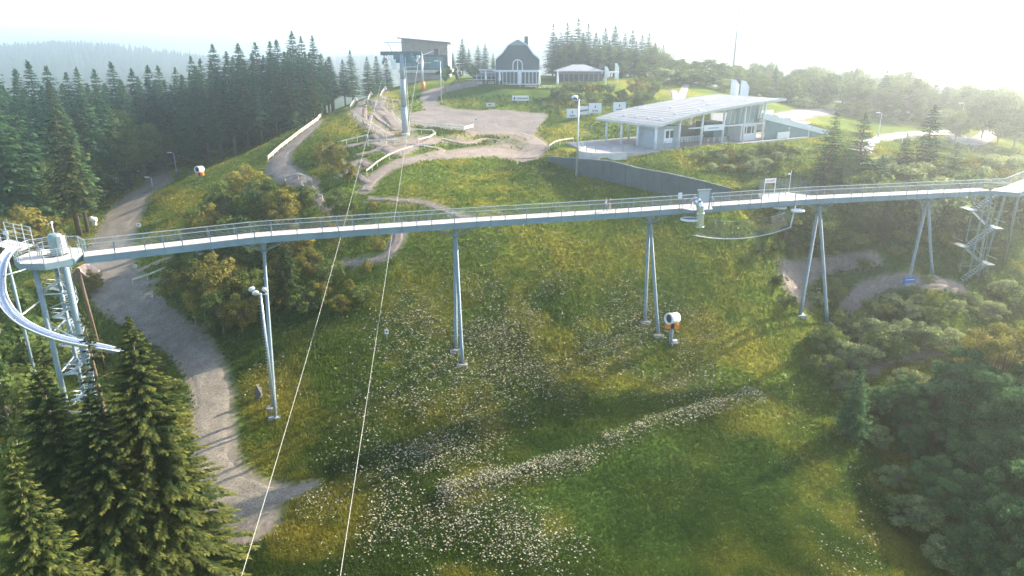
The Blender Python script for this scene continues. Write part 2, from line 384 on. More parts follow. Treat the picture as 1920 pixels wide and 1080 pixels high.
soil = np.array([.26, .215, .17])*(0.85+.3*fbm(GX, GY, 4, 3, 2.))[..., None]
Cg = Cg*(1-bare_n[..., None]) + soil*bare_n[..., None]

def grid_mesh(name, GX, GY, GZ, Cg, m):
    ny, nx = GX.shape; me = bpy.data.meshes.new(name)
    idx = np.arange(nx*ny).reshape(ny, nx)
    q = np.stack([idx[:-1, :-1], idx[:-1, 1:], idx[1:, 1:], idx[1:, :-1]], -1).reshape(-1, 4)
    set_mesh(me, np.stack([GX, GY, GZ], -1).reshape(-1, 3), q)
    a = me.color_attributes.new('Col', 'FLOAT_COLOR', 'POINT'); a.data.foreach_set('color', np.hstack([Cg.reshape(-1, 3), np.ones((nx*ny, 1))]).astype(np.float32).ravel())
    me.polygons.foreach_set('use_smooth', np.ones(len(me.polygons), bool))
    me.materials.append(m); o = bpy.data.objects.new(name, me); COL.objects.link(o); return o
def set_mesh(me, V, Fq):
    k = Fq.shape[1]; me.vertices.add(len(V)); me.vertices.foreach_set('co', np.ascontiguousarray(V, np.float32).ravel())
    me.loops.add(Fq.size); me.loops.foreach_set('vertex_index', np.ascontiguousarray(Fq, np.int32).ravel())
    me.polygons.add(len(Fq)); me.polygons.foreach_set('loop_start', np.arange(0, Fq.size, k, dtype=np.int32)); me.polygons.foreach_set('loop_total', np.full(len(Fq), k, np.int32))
    me.update(calc_edges=True)
GRD = vcol_mat('turf_and_soil', 0, 1.6, .28, .9, .6)
tag(grid_mesh('ground', GX, GY, GZ, Cg, GRD), 'grassy hillside sloping down from the hilltop to the meadow', None, None, 'structure')

def ground_mat(name, c0, c1, scale):
    m = mat(name, c0, .95, 0, .22, scale, .6, 5); nt = m.node_tree; n = nt.nodes; l = nt.links; b = n['Principled BSDF']; src = b.inputs['Base Color'].links[0].from_socket
    tc = n.new('ShaderNodeTexCoord')
    for sc, amt in ((4.5, .30), (14., .35)):                # stones and damp patches
        no = n.new('ShaderNodeTexNoise'); no.inputs['Scale'].default_value = sc; no.inputs['Detail'].default_value = 3; l.new(tc.outputs['Object'], no.inputs['Vector'])
        mr = n.new('ShaderNodeMapRange'); mr.inputs[1].default_value = .32; mr.inputs[2].default_value = .68; mr.inputs[3].default_value = 1-amt; mr.inputs[4].default_value = 1+amt; l.new(no.outputs['Fac'], mr.inputs[0])
        mu = n.new('ShaderNodeVectorMath'); mu.operation = 'SCALE'; l.new(src, mu.inputs[0]); l.new(mr.outputs[0], mu.inputs['Scale']); src = mu.outputs[0]
    l.new(src, b.inputs['Base Color']); return m
GRAVEL = ground_mat('gravel_road_surface', (.245, .205, .155), None, .5)
DIRT = ground_mat('trail_dirt', (.26, .205, .165), None, .8)
PALE = ground_mat('pale_road_surface', (.42, .38, .34), None, .5)
YARDM = ground_mat('yard_gravel', (.20, .168, .148), None, .35)
WL = ['pale gravel service road winding down past the spiral stair tower', 'thin gravel spur running from the road end into the meadow']
for wi, (c, kind) in enumerate(RIB):
    vs = []; fs = []; nl = 9; m = len(c)
    for i, (x, y, w) in enumerate(c):
        a = c[max(i-1, 0)]; b = c[min(i+1, m-1)]; tx, ty = b[0]-a[0], b[1]-a[1]; L = math.hypot(tx, ty)+1e-9; nx_, ny_ = -ty/L, tx/L
        for k in range(nl):
            s = (k/(nl-1)-.5)*w*(.86+.22*(float(vnoise(x*1., y*1., 2.2, 3.+(k > 4)*5))-.5)*2)
            X, Y = x+nx_*s, y+ny_*s; e = abs(k/(nl-1)-.5)*2
            vs.append((X, Y, float(H(X, Y)) + .055 + .006*wi - .10*max(0, e-.8)/.2))
    fs = [(i*nl+k, i*nl+k+1, (i+1)*nl+k+1, (i+1)*nl+k) for i in range(m-1) for k in range(nl-1)]
    mb = MB(); mb.v = vs; mb.f = fs
    o = mb.build('gravel_road' if kind == 'gravel_road' else ('dirt_trail' if kind == 'dirt_trail' else 'road'), {'gravel_road': GRAVEL, 'dirt_trail': DIRT, 'far_road': PALE}[kind], None, True)
    o['kind'] = 'structure'
# gravel yard on the hilltop, draped
sel = np.argwhere(in_yard); j0, i0 = sel.min(0); j1, i1 = sel.max(0)+1
ids = {}; mb = MB()
for j in range(j0, j1, 1):
    for i in range(i0, i1, 1):
        if in_yard[j, i] and in_yard[j+1, i] and in_yard[j, i+1] and in_yard[j+1, i+1]:
            f = []
            for jj, ii in ((j, i), (j, i+1), (j+1, i+1), (j+1, i)):
                if (jj, ii) not in ids: ids[(jj, ii)] = len(mb.v); mb.v.append((GX[jj, ii], GY[jj, ii], GZ[jj, ii]+.03))
                f.append(ids[(jj, ii)])
            mb.f.append(tuple(f))
mb.build('gravel_yard', YARDM, None, True)['kind'] = 'structure'

# ------------------------------------------------------------------ the footbridge
DZ = CZ-18.5                                            # deck surface
NE = [PZ(px, py, DZ) for px, py in ((157,481),(300,464),(483,443.5),(640,431.5),(897,414.5),(1100,402.5),(1189,396.5),(1321,388.6),(1440,380),(1537,372),(1590,366.5),(1707,362),(1857,357))]
# smooth the measured edge: straight legs with a kink at the first pier
key = [0, 2, 4, 6, 9, 12]; edge = [NE[k] for k in key]
def walk(poly, s):
    for p, q in zip(poly[:-1], poly[1:]):
        L = (q-p).length
        if s <= L: return p+(q-p)*(s/L), (q-p).normalized()
        s -= L
    return poly[-1].copy(), (poly[-1]-poly[-2]).normalized()
LEN = sum((q-p).length for p, q in zip(edge[:-1], edge[1:]))
W = 2.0
br = thing('footbridge', (edge[2].x, edge[2].y, float(H(edge[2].x, edge[2].y))), 'long grey steel footbridge on slanted piers crossing above the meadow', 'bridge')
pat = [2.65, 2.65, 1.7, 1.7]; ss = [0.]; k = 0
while ss[-1]+pat[k % 4] < LEN: ss.append(ss[-1]+pat[k % 4]); k += 1
ss.append(LEN)
def off(p, d, o, z=0.): return Vector((p.x-d.y*o, p.y+d.x*o, p.z+z))       # o > 0 is away from the camera
BAY = next(i for i, s in enumerate(ss) if s > (NE[7]-NE[0]).length-3.4)
def line(o, z): 
    pts = []
    for i, s in enumerate(ss):
        p, d = walk(edge, s); d2 = walk(edge, max(s-.05, 0))[1]; d = (d+d2).normalized(); pts.append(off(p, d, o, z))
    return pts
l0, l1 = line(0, 0), line(W, 0)
for i in range(len(ss)-1):
    a, b, c, d = l0[i], l0[i+1], l1[i+1], l1[i]; e = (b-a).normalized()*.012
    MB().prism([a+e+Vector((0,0,-.06)), b-e+Vector((0,0,-.06)), c-e+Vector((0,0,-.06)), d+e+Vector((0,0,-.06))], (0, 0, .06)).build('deck_panel', DECKM, br)
def strip(name, o, z, w, h, m, par=br):
    mb = MB(); pts = line(o, z)
    step = 1
    vs = []
    n_ = len(pts)
    for i, p in enumerate(pts):
        d = (pts[min(i+1, n_-1)]-pts[max(i-1, 0)]).normalized(); sd = Vector((-d.y, d.x, 0))
        for aa, bb in ((-1,-1),(1,-1),(1,1),(-1,1)): vs.append(p+sd*aa*w/2+Vector((0,0,bb*h/2)))
    fs = [(i*4+k, i*4+(k+1) % 4, (i+1)*4+(k+1) % 4, (i+1)*4+k) for i in range(n_-1) for k in range(4)]+[(3,2,1,0), tuple((n_-1)*4+k for k in range(4))]
    mb.add(vs, fs); return mb.build(name, m, par)
strip('girder', .03, -.07-.32, .12, .62, GIRD); strip('girder', W-.03, -.07-.32, .12, .62, GIRD)
strip('girder_flange', .0, -.70, .26, .05, GIRD); strip('girder_flange', W, -.70, .26, .05, GIRD)
RH = 1.18
hr = [strip('handrail', -.06, RH, .075, .075, STEEL_L), strip('handrail', W+.06, RH, .075, .075, STEEL_L)]
for o_ in (-.06, W+.06):
    mb = MB()
    for z in (.2, .36, .52, .68, .84, 1.0):
        pts = line(o_, z); mb.tube(pts, .014, 4, False)
    mb.build('rail_wires', STEEL, br)
for i, s in enumerate(ss):
    p, d = walk(edge, s); d = (d+walk(edge, max(s-.05, 0))[1]).normalized()
    for o_ in (-.06, W+.06):
        q = off(p, d, o_); MB().bar(q+Vector((0,0,-.62)), q+Vector((0,0,RH)), .06, .085, (d.x, d.y, 0)).build('railing_post', STEEL, br)
    if i % 2 == 0:
        MB().bar(off(p, d, .1, -.35), off(p, d, W-.1, -.35), .12, .3).build('cross_beam', GIRD, br)
# piers: an A of two raking tubes, four bracket struts, concrete footings
PIERS = [(489, ((517,780),(512,763)), .17), (857, ((867,682),(855,656)), .22), (1229, ((1234,627),(1209,604)), .21), (1549, ((1551,607),(1500,592)), .22), (1752, ((1748,520),(1703,531)), .20)]
for px, feet, r in PIERS:
    best = min(range(400), key=lambda k: abs(project(*walk(edge, LEN*k/399)[0])[0]-px)); s = LEN*best/399
    p, d = walk(edge, s); d = Vector((d.x, d.y, 0)); c = off(p, d, W/2, -.72)
    head = MB().box(c+Vector((0,0,-.15)), (1.2, .5, .3), math.atan2(d.x, -d.y)).build('pier', GIRD, br)
    top = c+Vector((0,0,-1.1))
    MB().tube([c+Vector((0,0,-.3)), top+Vector((0,0,-.3))], .30, 10).build('cap_tube', STEEL, head, True)
    for sd in (-1, 1):
        for fr in (-.75, .75):
            MB().tube([top+off(Vector((0,0,0)), d, fr*.25, -.1), c+d*sd*2.6+off(Vector((0,0,0)), d, fr, .02)], .07, 6).build('bracket_strut', STEEL, head, True)
    for k, ft in enumerate(feet):
        g = Gd(*ft); t = top + off(Vector((0,0,0)), d, (-.2, .2)[k], -.1)
        ax = (t-g).normalized()
        lg = MB().tube([g-ax*.4, g+ax*2.4, g+ax*2.42, t], [r*1.12, r*1.12, r, r], 12).build('leg', STEEL, head, True)
        MB().prism([(g.x+x*.68, g.y+y*.68, g.z-.5) for x, y in ((-1,-1),(1,-1),(1,1),(-1,1))], (0, 0, .60)).build('footing', CONC, head)
# landing and ramp at the far end of the bridge
e0, ed = walk(edge, LEN); ed = Vector((ed.x, ed.y, 0)).normalized()
L0, L1 = off(e0, ed, 0), off(e0, ed, W)
lp = [L0, PZ(1912, 361, DZ), PZ(1925, 352, DZ), off(e0, ed, W)+ed*4.2]
land = MB().prism([v+Vector((0,0,-.06)) for v in lp], (0, 0, .06)).build('landing', DECKM, br)
MB().prism([v+Vector((0,0,-.62)) for v in lp], (0, 0, .5)).build('landing_frame', GIRD, land)
r0, r1 = lp[1], lp[2]
ramp_d = Vector((.86, .5, 0)).normalized()*16+Vector((0,0,2.0))
rampo = MB().prism([lp[1]+Vector((.05,.05,-.06)), lp[1]+ramp_d+Vector((0,0,-.06)), lp[3]+ramp_d+Vector((0,0,-.06)), lp[3]+Vector((.05,.05,-.06))], (0,0,.055)).build('ramp_deck', DECKM, br)
MB().bar(lp[1]+Vector((.1,.1,-.4)), lp[1]+ramp_d+Vector((0,0,-.4)), .12, .55).build('ramp_beam', GIRD, rampo)
for a, b in ((L0, lp[1]), (lp[1], lp[1]+ramp_d), (lp[3], lp[3]+ramp_d), (L1, lp[3])):
    mb = MB(); n_ = max(2, int((b-a).length/1.6))
    mb.bar(a+Vector((0,0,RH)), b+Vector((0,0,RH)), .075, .075)
    for z in (.25, .5, .75, 1.0): mb.tube([a+Vector((0,0,z)), b+Vector((0,0,z))], .014, 4, False)
    mb.build('end_rail', STEEL_L, br)
    for i in range(n_+1):
        q = a+(b-a)*(i/n_); MB().bar(q+Vector((0,0,-.1)), q+Vector((0,0,RH)), .055, .055).build('railing_post', STEEL, br)
for top_, ft in (((1860,360),(1832,517)), ((1910,364),(1882,492)), ((1800,372),(1775,470))):
    a = PZ(top_[0], top_[1], DZ-.6); g = Gd(*ft)
    if top_[0] == 1800: g = at(1812, 112); a = Vector((edge[-1].x+6, edge[-1].y+5, DZ-.3)); g = Vector((a.x+1, a.y+3, float(H(a.x+1, a.y+3))))
    MB().tube([g-Vector((0,0,.4)), a], .17, 10).build('landing_leg', STEEL, br, True)
# the wide bay with the cage door and a lookout bay behind
def bay(px, side, wdt, dep, name):
    best = min(range(600), key=lambda k: abs(project(*walk(edge, LEN*k/599)[0])[0]-px)); p, d = walk(edge, LEN*best/599); d = Vector((d.x, d.y, 0)).normalized()
    o1 = -.16 if side < 0 else W+.16; o2 = o1+side*dep
    q = [off(p, d, o1)-d*wdt*.62, off(p, d, o2)-d*wdt*.4, off(p, d, o2)+d*wdt*.4, off(p, d, o1)+d*wdt*.62]
    s_ = MB().prism([v+Vector((0,0,-.05)) for v in q], (0,0,.06)).build(name, DECKM, br)
    MB().prism([v+Vector((0,0,-.42)) for v in q], (0,0,.34)).build('bay_frame', GIRD, s_)
    return p, d, q, s_
p1, d1, q1, by1 = bay(1305, -1, 3.4, 1.5, 'bay_deck')
for i in range(3):
    a, b = q1[i], q1[i+1]
    if i == 1: continue
    mb = MB().bar(a+Vector((0,0,RH)), b+Vector((0,0,RH)), .06, .06)
    for z in (.25,.5,.75,1.): mb.tube([a+Vector((0,0,z)), b+Vector((0,0,z))], .013, 4, False)
    for q in (a, b): mb.bar(q, q+Vector((0,0,RH)), .06, .06)
    mb.build('bay_rail', STEEL, by1)
p2, d2, q2, by2 = bay(1493, 1, 6.2, 2.6, 'lookout_deck')
for a, b in zip(q2[:-1], q2[1:]):
    mb = MB(); n_ = max(2, int((b-a).length/.6))
    for z in (.15,.4,.65,.9,1.15,1.4,1.65,1.9): mb.tube([a+Vector((0,0,z)), b+Vector((0,0,z))], .016, 4, False)
    for i in range(n_+1): q = a+(b-a)*(i/n_); mb.bar(q, q+Vector((0,0,2.0)), .04, .04)
    mb.build('lookout_mesh', STEEL, by2)
for k in (-1, 1):
    q = off(p2, d2, W+2.2)-d2*1.2+d2*k*.85; MB().bar(q, q+Vector((0,0,2.3)), .09, .09).build('board_post', WHITE, by2)
q = off(p2, d2, W+2.2, 1.95)-d2*1.2
MB().box(q, (1.7, .07, .6), math.atan2(d2.y, d2.x)).build('info_board', WHITE, by2)
MB().box(off(q, d2, -.06, .0), (1.35, .02, .28), math.atan2(d2.y, d2.x)).build('print_panel', mat('board_print', (.62,.42,.38), .6, 0, .3, 3.), by2)
q = q2[2]+Vector((0,0,0)); mb = MB().tube([q, q+Vector((0,0,3.1))], .035, 6).lathe([(.05,-.2),(.13,-.1),(.13,.1),(.05,.2)], q+Vector((-.25,0,2.6)), 8, (1,0,0)).bar(q+Vector((-.3,0,2.55)), q+Vector((0,0,2.55)), .05, .05)
tag(mb.build('weather_camera', WHITE), 'small white camera on a thin pole at the lookout bay railing', 'camera')
# cage door in the near bay
fr = thing('cage_door_frame', off(p1, d1, -1.66), 'grey portal frame with door panel standing on the bridge side bay', 'door frame')
o = off(p1, d1, -1.55)
for k in (-1, 1): MB().bar(o+d1*k*.85, o+d1*k*.85+Vector((0,0,2.45)), .14, .14).build('frame_post', STEEL, fr)
MB().bar(o-d1*.95+Vector((0,0,2.5)), o+d1*.95+Vector((0,0,2.5)), .12, .14).build('lintel', STEEL_L, fr)
MB().box(o+Vector((0,0,1.65)), (1.5, .04, 1.4), math.atan2(d1.y, d1.x)).build('door_panel', mat('grey_panel', (.45,.5,.53), .5, .2, .06, 2.), fr)
sg = off(p1, d1, -.3)-d1*2.6
t = thing('bay_sign', sg, 'small white notice board on a post beside the cage door', 'sign')
MB().bar(sg, sg+Vector((0,0,1.3)), .06, .06).build('post', STEEL, t); MB().box(sg+Vector((0,0,1.65)), (.5, .05, .8), math.atan2(d1.y, d1.x)).build('board', WHITE, t)
# silver drop tube
tp = [PY(1303,377,85.2), PY(1306,376,84.8), PY(1310,380,84.6), PY(1312.5,388,84.5), PY(1313,400,84.5), PY(1312.5,412,84.5), PY(1312,425,84.5)]
tu = thing('drop_tube', tp[-1], 'wide silver tube dropping from the cage door down to the net', 'tube slide')
for i in range(len(tp)-1):
    MB().tube([tp[i], tp[i+1]], .47, 16, False).build('tube_section', STAIN, tu, True)
    MB().tube([tp[i+1]-(tp[i+1]-tp[i]).normalized()*.04, tp[i+1]+(tp[i+1]-tp[i]).normalized()*.04], .51, 16).build('flange', STEEL_L, tu, True) if i in (3, 5) else None
# net: ropes slung below the deck
A0, A1 = PY(1300,441,83.2), PY(1483,426,89.5); B0, B1 = PY(1322,410,88.2), PY(1472,399,94.5)
net = thing('rope_net_walkway', A0, 'sagging rope net slung below the bridge between two ring platforms', 'rope net')
def npt(u, v):
    a = A0.lerp(A1, u); b = B0.lerp(B1, u); p = a.lerp(b, v); s = 4*u*(1-u)
    return p + Vector((0,0,-.95*s*(1-.2*v) - .55*4*v*(1-v)))
mb = MB()
for i in range(1, 15): mb.tube([npt(k/28, i/15) for k in range(29)], .016, 3, False)
for i in range(1, 48): mb.tube([npt(i/48, k/8) for k in range(9)], .014, 3, False)
mb.build('net_mesh', mat('net_cord', (.14,.17,.15), .8), net)
MB().tube([npt(k/24, 0) for k in range(25)], .06, 6).build('edge_rope', ROPE, net, True); MB().tube([npt(k/24, 1) for k in range(25)], .04, 6).build('edge_rope', STEEL, net, True)
def ring(c, rx, ry, name, lab, hang):
    t = thing(name, c, lab, 'platform', 'ring platforms of the rope net')
    MB().tube([c+Vector((rx*math.cos(a), ry*math.sin(a), .0)) for a in [k*2*math.pi/24 for k in range(25)]], .16, 8, False).build('ring', WHITE, t, True)
    MB().lathe([(rx*.9,-.06),(rx*.9,-.02)], c, 20).build('floor', STEEL, t)
    for a in range(4):
        q = c+Vector((rx*math.cos(a*1.57+.4), ry*math.sin(a*1.57+.4), 0)); MB().tube([q, (q.x, q.y, DZ-.6) if hang > 0 else q+Vector((0,0,1.2))], .035, 6).build('hanger', STEEL, t)
    return t
ring(PY(1294,411,85.2), 1.1, .95, 'ring_platform', 'white ring platform hanging beside the silver tube', 1)
ring(PY(1463,389,91.4), .7, .6, 'ring_platform', 'small white ring platform hanging under the bridge near the net end', 1)
ring(PY(1496,395,90.2), .75, .6, 'ring_platform', 'white ring platform on the slanted net post below the lookout bay', -1)
a = PZ(1494,374,DZ-.1); b = PY(1482,426,89.6)
t = thing('net_post', b, 'grey slanted steel post with cross rungs holding the right end of the net', 'post')
MB().tube([a, b], .1, 8).build('post', STEEL_L, t, True); MB().tube([a+Vector((-1.2,1.8,0)), b+Vector((-1.2,1.8,.4))], .06, 8).build('post', STEEL, t, True)
for k in range(6):
    f_ = .3+.1*k; MB().tube([a.lerp(b, f_), (a+Vector((-1.2,1.8,0))).lerp(b+Vector((-1.2,1.8,.4)), f_)], .03, 5).build('rung', STEEL, t)

# ------------------------------------------------------------------ spiral stair tower on the left
TC = PZ(95, 478.5, DZ); TG = float(H(TC.x, TC.y)); R0 = 3.0
tw = thing('spiral_stair_tower', (TC.x, TC.y, TG), 'round steel stair tower with spiral steps at the left end of the footbridge', 'stair tower')
oc = [Vector((TC.x+R0*math.cos(a), TC.y+R0*math.sin(a), DZ)) for a in [math.pi/8+k*math.pi/4 for k in range(8)]]
ic = [Vector((TC.x+.2+1.25*math.cos(a), TC.y+.1+1.25*math.sin(a), DZ)) for a in [math.pi/8+k*math.pi/4 for k in range(8)]]
for k in range(8):
    k2 = (k+1) % 8
    MB().prism([oc[k]+Vector((0,0,-.06)), oc[k2]+Vector((0,0,-.06)), ic[k2]+Vector((0,0,-.06)), ic[k]+Vector((0,0,-.06))], (0,0,.055)).build('platform_panel', DECKM, tw)
    MB().bar(oc[k]+Vector((0,0,-.36)), oc[k2]+Vector((0,0,-.36)), .12, .58).build('rim_beam', GIRD, tw)
    MB().bar(oc[k]+Vector((0,0,-.4)), ic[k]+Vector((0,0,-.4)), .12, .3).build('radial_beam', GIRD, tw)
    if k not in (7,):
        mb = MB().bar(oc[k]+Vector((0,0,RH)), oc[k2]+Vector((0,0,RH)), .06, .06)
        for z in (.2,.4,.6,.8,1.): mb.tube([oc[k]+Vector((0,0,z)), oc[k2]+Vector((0,0,z))], .013, 4, False)
        mb.build('platform_rail', STEEL_L, tw)
    MB().bar(oc[k]+Vector((0,0,-.6)), oc[k]+Vector((0,0,RH)), .07, .07).build('railing_post', STEEL, tw)
    m_ = (oc[k]+oc[k2])/2; MB().bar(m_+Vector((0,0,-.05)), m_+Vector((0,0,RH)), .05, .05).build('railing_post', STEEL, tw)
for k in range(8):
    k2 = (k+1) % 8
    if k == 6: continue
    mb = MB().bar(ic[k]+Vector((0,0,RH)), ic[k2]+Vector((0,0,RH)), .05, .05).bar(ic[k]+Vector((0,0,.6)), ic[k2]+Vector((0,0,.6)), .03, .03)
    mb.bar(ic[k], ic[k]+Vector((0,0,RH)), .05, .05).build('stairwell_rail', STEEL_L, tw)
hc = TC+Vector((.55,.3,0))
hood = MB().lathe([(.62,0),(.62,1.9),(.5,2.05)], hc, 10).build('stair_hood', mat('hood_steel', (.22,.32,.34), .4, .3, .1, 2.), tw)
MB().box(hc+Vector((.62,-.1,1.0)), (.45,.7,1.7)).build('hood_cabinet', STEEL_L, hood)
mb = MB().tube([hc+Vector((0,0,2.0)), hc+Vector((0,0,3.1))], .05, 8).lathe([(.02,-.12),(.14,-.05),(.14,.06),(.03,.12)], hc+Vector((0,0,3.15)), 10).bar(hc+Vector((-.5,0,2.95)), hc+Vector((.1,0,3.2)), .06, .06)
mb.build('hood_mast', WHITE, hood, True)
cx, cy = TC.x+.2, TC.y+.1
MB().tube([(cx, cy, TG-.3), (cx, cy, DZ+1.0)], .14, 12).build('centre_column', STEEL, tw, True)
ht = DZ-TG; nt_ = int(ht/.185); trd = None
for i in range(nt_):
    a = i*.38; z = TG+.185*(i+1)
    if trd is None:
        mb = MB().prism([(.12*math.cos(-.06), .12*math.sin(-.06), 0), (1.2*math.cos(-.2), 1.2*math.sin(-.2), 0), (1.2*math.cos(.2), 1.2*math.sin(.2), 0), (.12*math.cos(.06), .12*math.sin(.06), 0)], (0,0,.045))
        trd = mb.build('tread', STEEL_L); tr_ = trd
    else:
        tr_ = trd.copy(); COL.objects.link(tr_)
    tr_.parent = tw; tr_.location = Vector((cx, cy, z))-Vector((TC.x, TC.y, TG)); tr_.rotation_euler = (0, 0, a)
for zo, rr in ((1.0, .035), (.55, .02), (.02, .04)):
    MB().tube([(cx+1.22*math.cos(i*.19), cy+1.22*math.sin(i*.19), TG+.185*(i*.5+1)+zo) for i in range(int(nt_*2)-1)], rr, 6, False).build('spiral_rail', STEEL_L, tw, True)
legs = [(PY(66,505,62.3), .25), (PY(123,503,62.6), .30), (PY(100,480,67), .22)]
for (pt, r_) in legs:
    g = Vector((pt.x, pt.y, float(H(pt.x, pt.y)))); MB().tube([g-Vector((0,0,.4)), Vector((pt.x, pt.y, DZ-.66))], r_, 12).build('leg', STEEL, tw, True)
a, b, c = [l[0] for l in legs]
mb_l = []
for z in np.arange(3.5, ht-3, 4.2):
    for p, q in ((a, b), (b, c), (c, a)):
        MB().tube([(p.x, p.y, TG+z), (q.x, q.y, TG+z)], .09, 8).build('brace', STEEL_L, tw, True)
    MB().tube([(a.x, a.y, TG+z), (b.x, b.y, TG+z+2.2)], .05, 6).build('brace', STEEL_L, tw, True)
for k in range(26):
    z = DZ-1.2-k*.34; MB().bar((b.x+.33, b.y-.22, z), (b.x+.05, b.y-.40, z), .035, .035).build('rung', STEEL, tw)
wl_ = PY(146,505,64.5); gw = Gd(196,690); MB().tube([gw-Vector((0,0,.5)), wl_], [.2,.17], 8).build('raking_leg', WOODB, tw, True)
# slide
sl_pix = [(34,462,62.6),(20,468,61.4),(6,488,60.),(0,520,58.8),(2,552,57.8),(18,582,57.),(46,606,56.4),(84,624,56.),(125,637,55.8),(170,646,55.8),(215,655,56.2),(245,664,57.)]
sp = [Vector(v) for v in catmull([PY(*p) for p in sl_pix], 3)]
ge = sp[-1]; gx = ge+Vector((1.5, 5, 0)); 
sl = thing('steel_slide', (sp[12].x, sp[12].y, float(H(sp[12].x, sp[12].y))), 'curved silver steel chute slide sweeping around the left of the stair tower', 'slide')
for i in range(0, len(sp)-1):
    vs = []; fs = []; n_ = 11
    for j in (i, i+1):
        p = sp[j]; d = (sp[min(j+1, len(sp)-1)]-sp[max(j-1, 0)]).normalized(); sd = d.cross(Vector((0,0,1))).normalized(); u = sd.cross(d)
        for rr in (.42, .39):
            for k in range(n_):
                t = math.radians(170+200*k/(n_-1)); vs.append(p+sd*math.cos(t)*rr+u*math.sin(t)*rr)
    def id_(j, r, k): return j*2*n_+r*n_+k
    for r in (0, 1): fs += [(id_(0,r,k), id_(0,r,k+1), id_(1,r,k+1), id_(1,r,k)) for k in range(n_-1)]
    fs += [(id_(0,0,0), id_(0,1,0), id_(1,1,0), id_(1,0,0)), (id_(0,0,n_-1), id_(0,1,n_-1), id_(1,1,n_-1), id_(1,0,n_-1))]
    MB().add(vs, fs).build('chute_section', STAIN, sl, True)
for sgn in (-1, 1):
    mb = MB(); mb.tube([sp[j]+(sp[min(j+1, len(sp)-1)]-sp[max(j-1, 0)]).normalized().cross(Vector((0,0,1))).normalized()*.42*sgn+Vector((0,0,.04)) for j in range(len(sp))], .045, 6).build('rim_tube', WHITE, sl, True)
for j in (8, 16, 22, 28):
    p = sp[j]; d = (sp[j+1]-sp[j-1]).normalized(); MB().tube([p-d*.05, p+d*.05], .53, 14).build('joint_ring', STEEL, sl, True) if False else None
    q = Vector((a.x, a.y, p.z-.5)); MB().tube([p-Vector((0,0,.48)), q], .08, 8).build('support_arm', STEEL_L, sl, True)
# slide start cage and the sign at the left edge
sc_ = thing('slide_start_gate', PZ(22, 466, DZ), 'steel rail gate with small white sign at the slide entrance', 'gate')
g0 = [PZ(x_, y_, DZ) for x_, y_ in ((36,470),(20,465),(4,462),(-14,459))]
MB().prism([g0[0]+Vector((0,0,-.06)), g0[3]+Vector((0,0,-.06)), g0[3]+Vector((0,2.2,-.06)), g0[0]+Vector((0,2.2,-.06))], (0,0,.05)).build('start_deck', DECKM, sc_)
for o_ in (Vector((0,0,0)), Vector((0,2.2,0))):
    for p in g0: MB().bar(p+o_+Vector((0,0,-.2)), p+o_+Vector((0,0,1.9)), .07, .07).build('gate_post', STEEL_L, sc_)
    for z in (.5, 1.0, 1.45, 1.85): MB().tube([g0[0]+o_+Vector((0,0,z)), g0[3]+o_+Vector((0,0,z))], .03, 6).build('gate_bar', STEEL_L, sc_)
MB().box(g0[1]+Vector((-.1,-.08,1.55)), (.5,.04,.4)).build('sign_panel', WHITE, sc_)
MB().tube([g0[3]+Vector((.3,1.1,-.06)), Vector((g0[3].x+.3, g0[3].y+1.1, float(H(g0[3].x+.3, g0[3].y+1.1))-.3))], .15, 8).build('leg', STEEL, sc_, True)

# ------------------------------------------------------------------ zigzag stair tower under the right end
zb = at(1814, 103.5); zt = DZ-1.0
st = thing('zigzag_stair_tower', zb, 'open steel stair tower with zigzag flights under the right end of the bridge', 'stair tower')
for x_ in (-2.4, 2.4):
    for y_ in (-1.1, 1.1): MB().tube([zb+Vector((x_*.35, y_, -.4)), (zb.x+x_*.35, zb.y+y_, zt)], .07, 6).build('column', STEEL, st, True)
nf = 5; rise = (zt-zb.z)/nf
for i in range(nf):
    z0 = zb.z+i*rise; s_ = 1 if i % 2 == 0 else -1; yy = zb.y-.6*s_
    fl = MB().bar((zb.x-1.7*s_, yy-.5, z0), (zb.x+1.7*s_, yy-.5, z0+rise), .06, .22).bar((zb.x-1.7*s_, yy+.5, z0), (zb.x+1.7*s_, yy+.5, z0+rise), .06, .22).build('stringer_pair', STEEL, st)
    for k in range(11):
        f_ = (k+.5)/11; MB().box((zb.x-1.7*s_+3.4*s_*f_, yy, z0+rise*f_), (.3, .94, .05)).build('tread', STEEL_L, fl)
    ld = MB().box((zb.x+2.3*s_, zb.y, z0+rise+.03), (1.2, 2.5, .08)).build('landing', STEEL_L, st)
    MB().bar((zb.x+2.9*s_, zb.y-1.25, z0+rise+1.0), (zb.x+2.9*s_, zb.y+1.25, z0+rise+1.0), .05, .05).bar((zb.x-1.7*s_, yy-.5, z0+1.), (zb.x+1.7*s_, yy-.5, z0+rise+1.), .05, .05).build('handrail', STEEL_L, st)
    MB().bar((zb.x-2.8, zb.y-1.3, z0+rise-.1), (zb.x+2.8, zb.y-1.3, z0+rise-.1), .06, .10).build('tie_beam', STEEL, st)

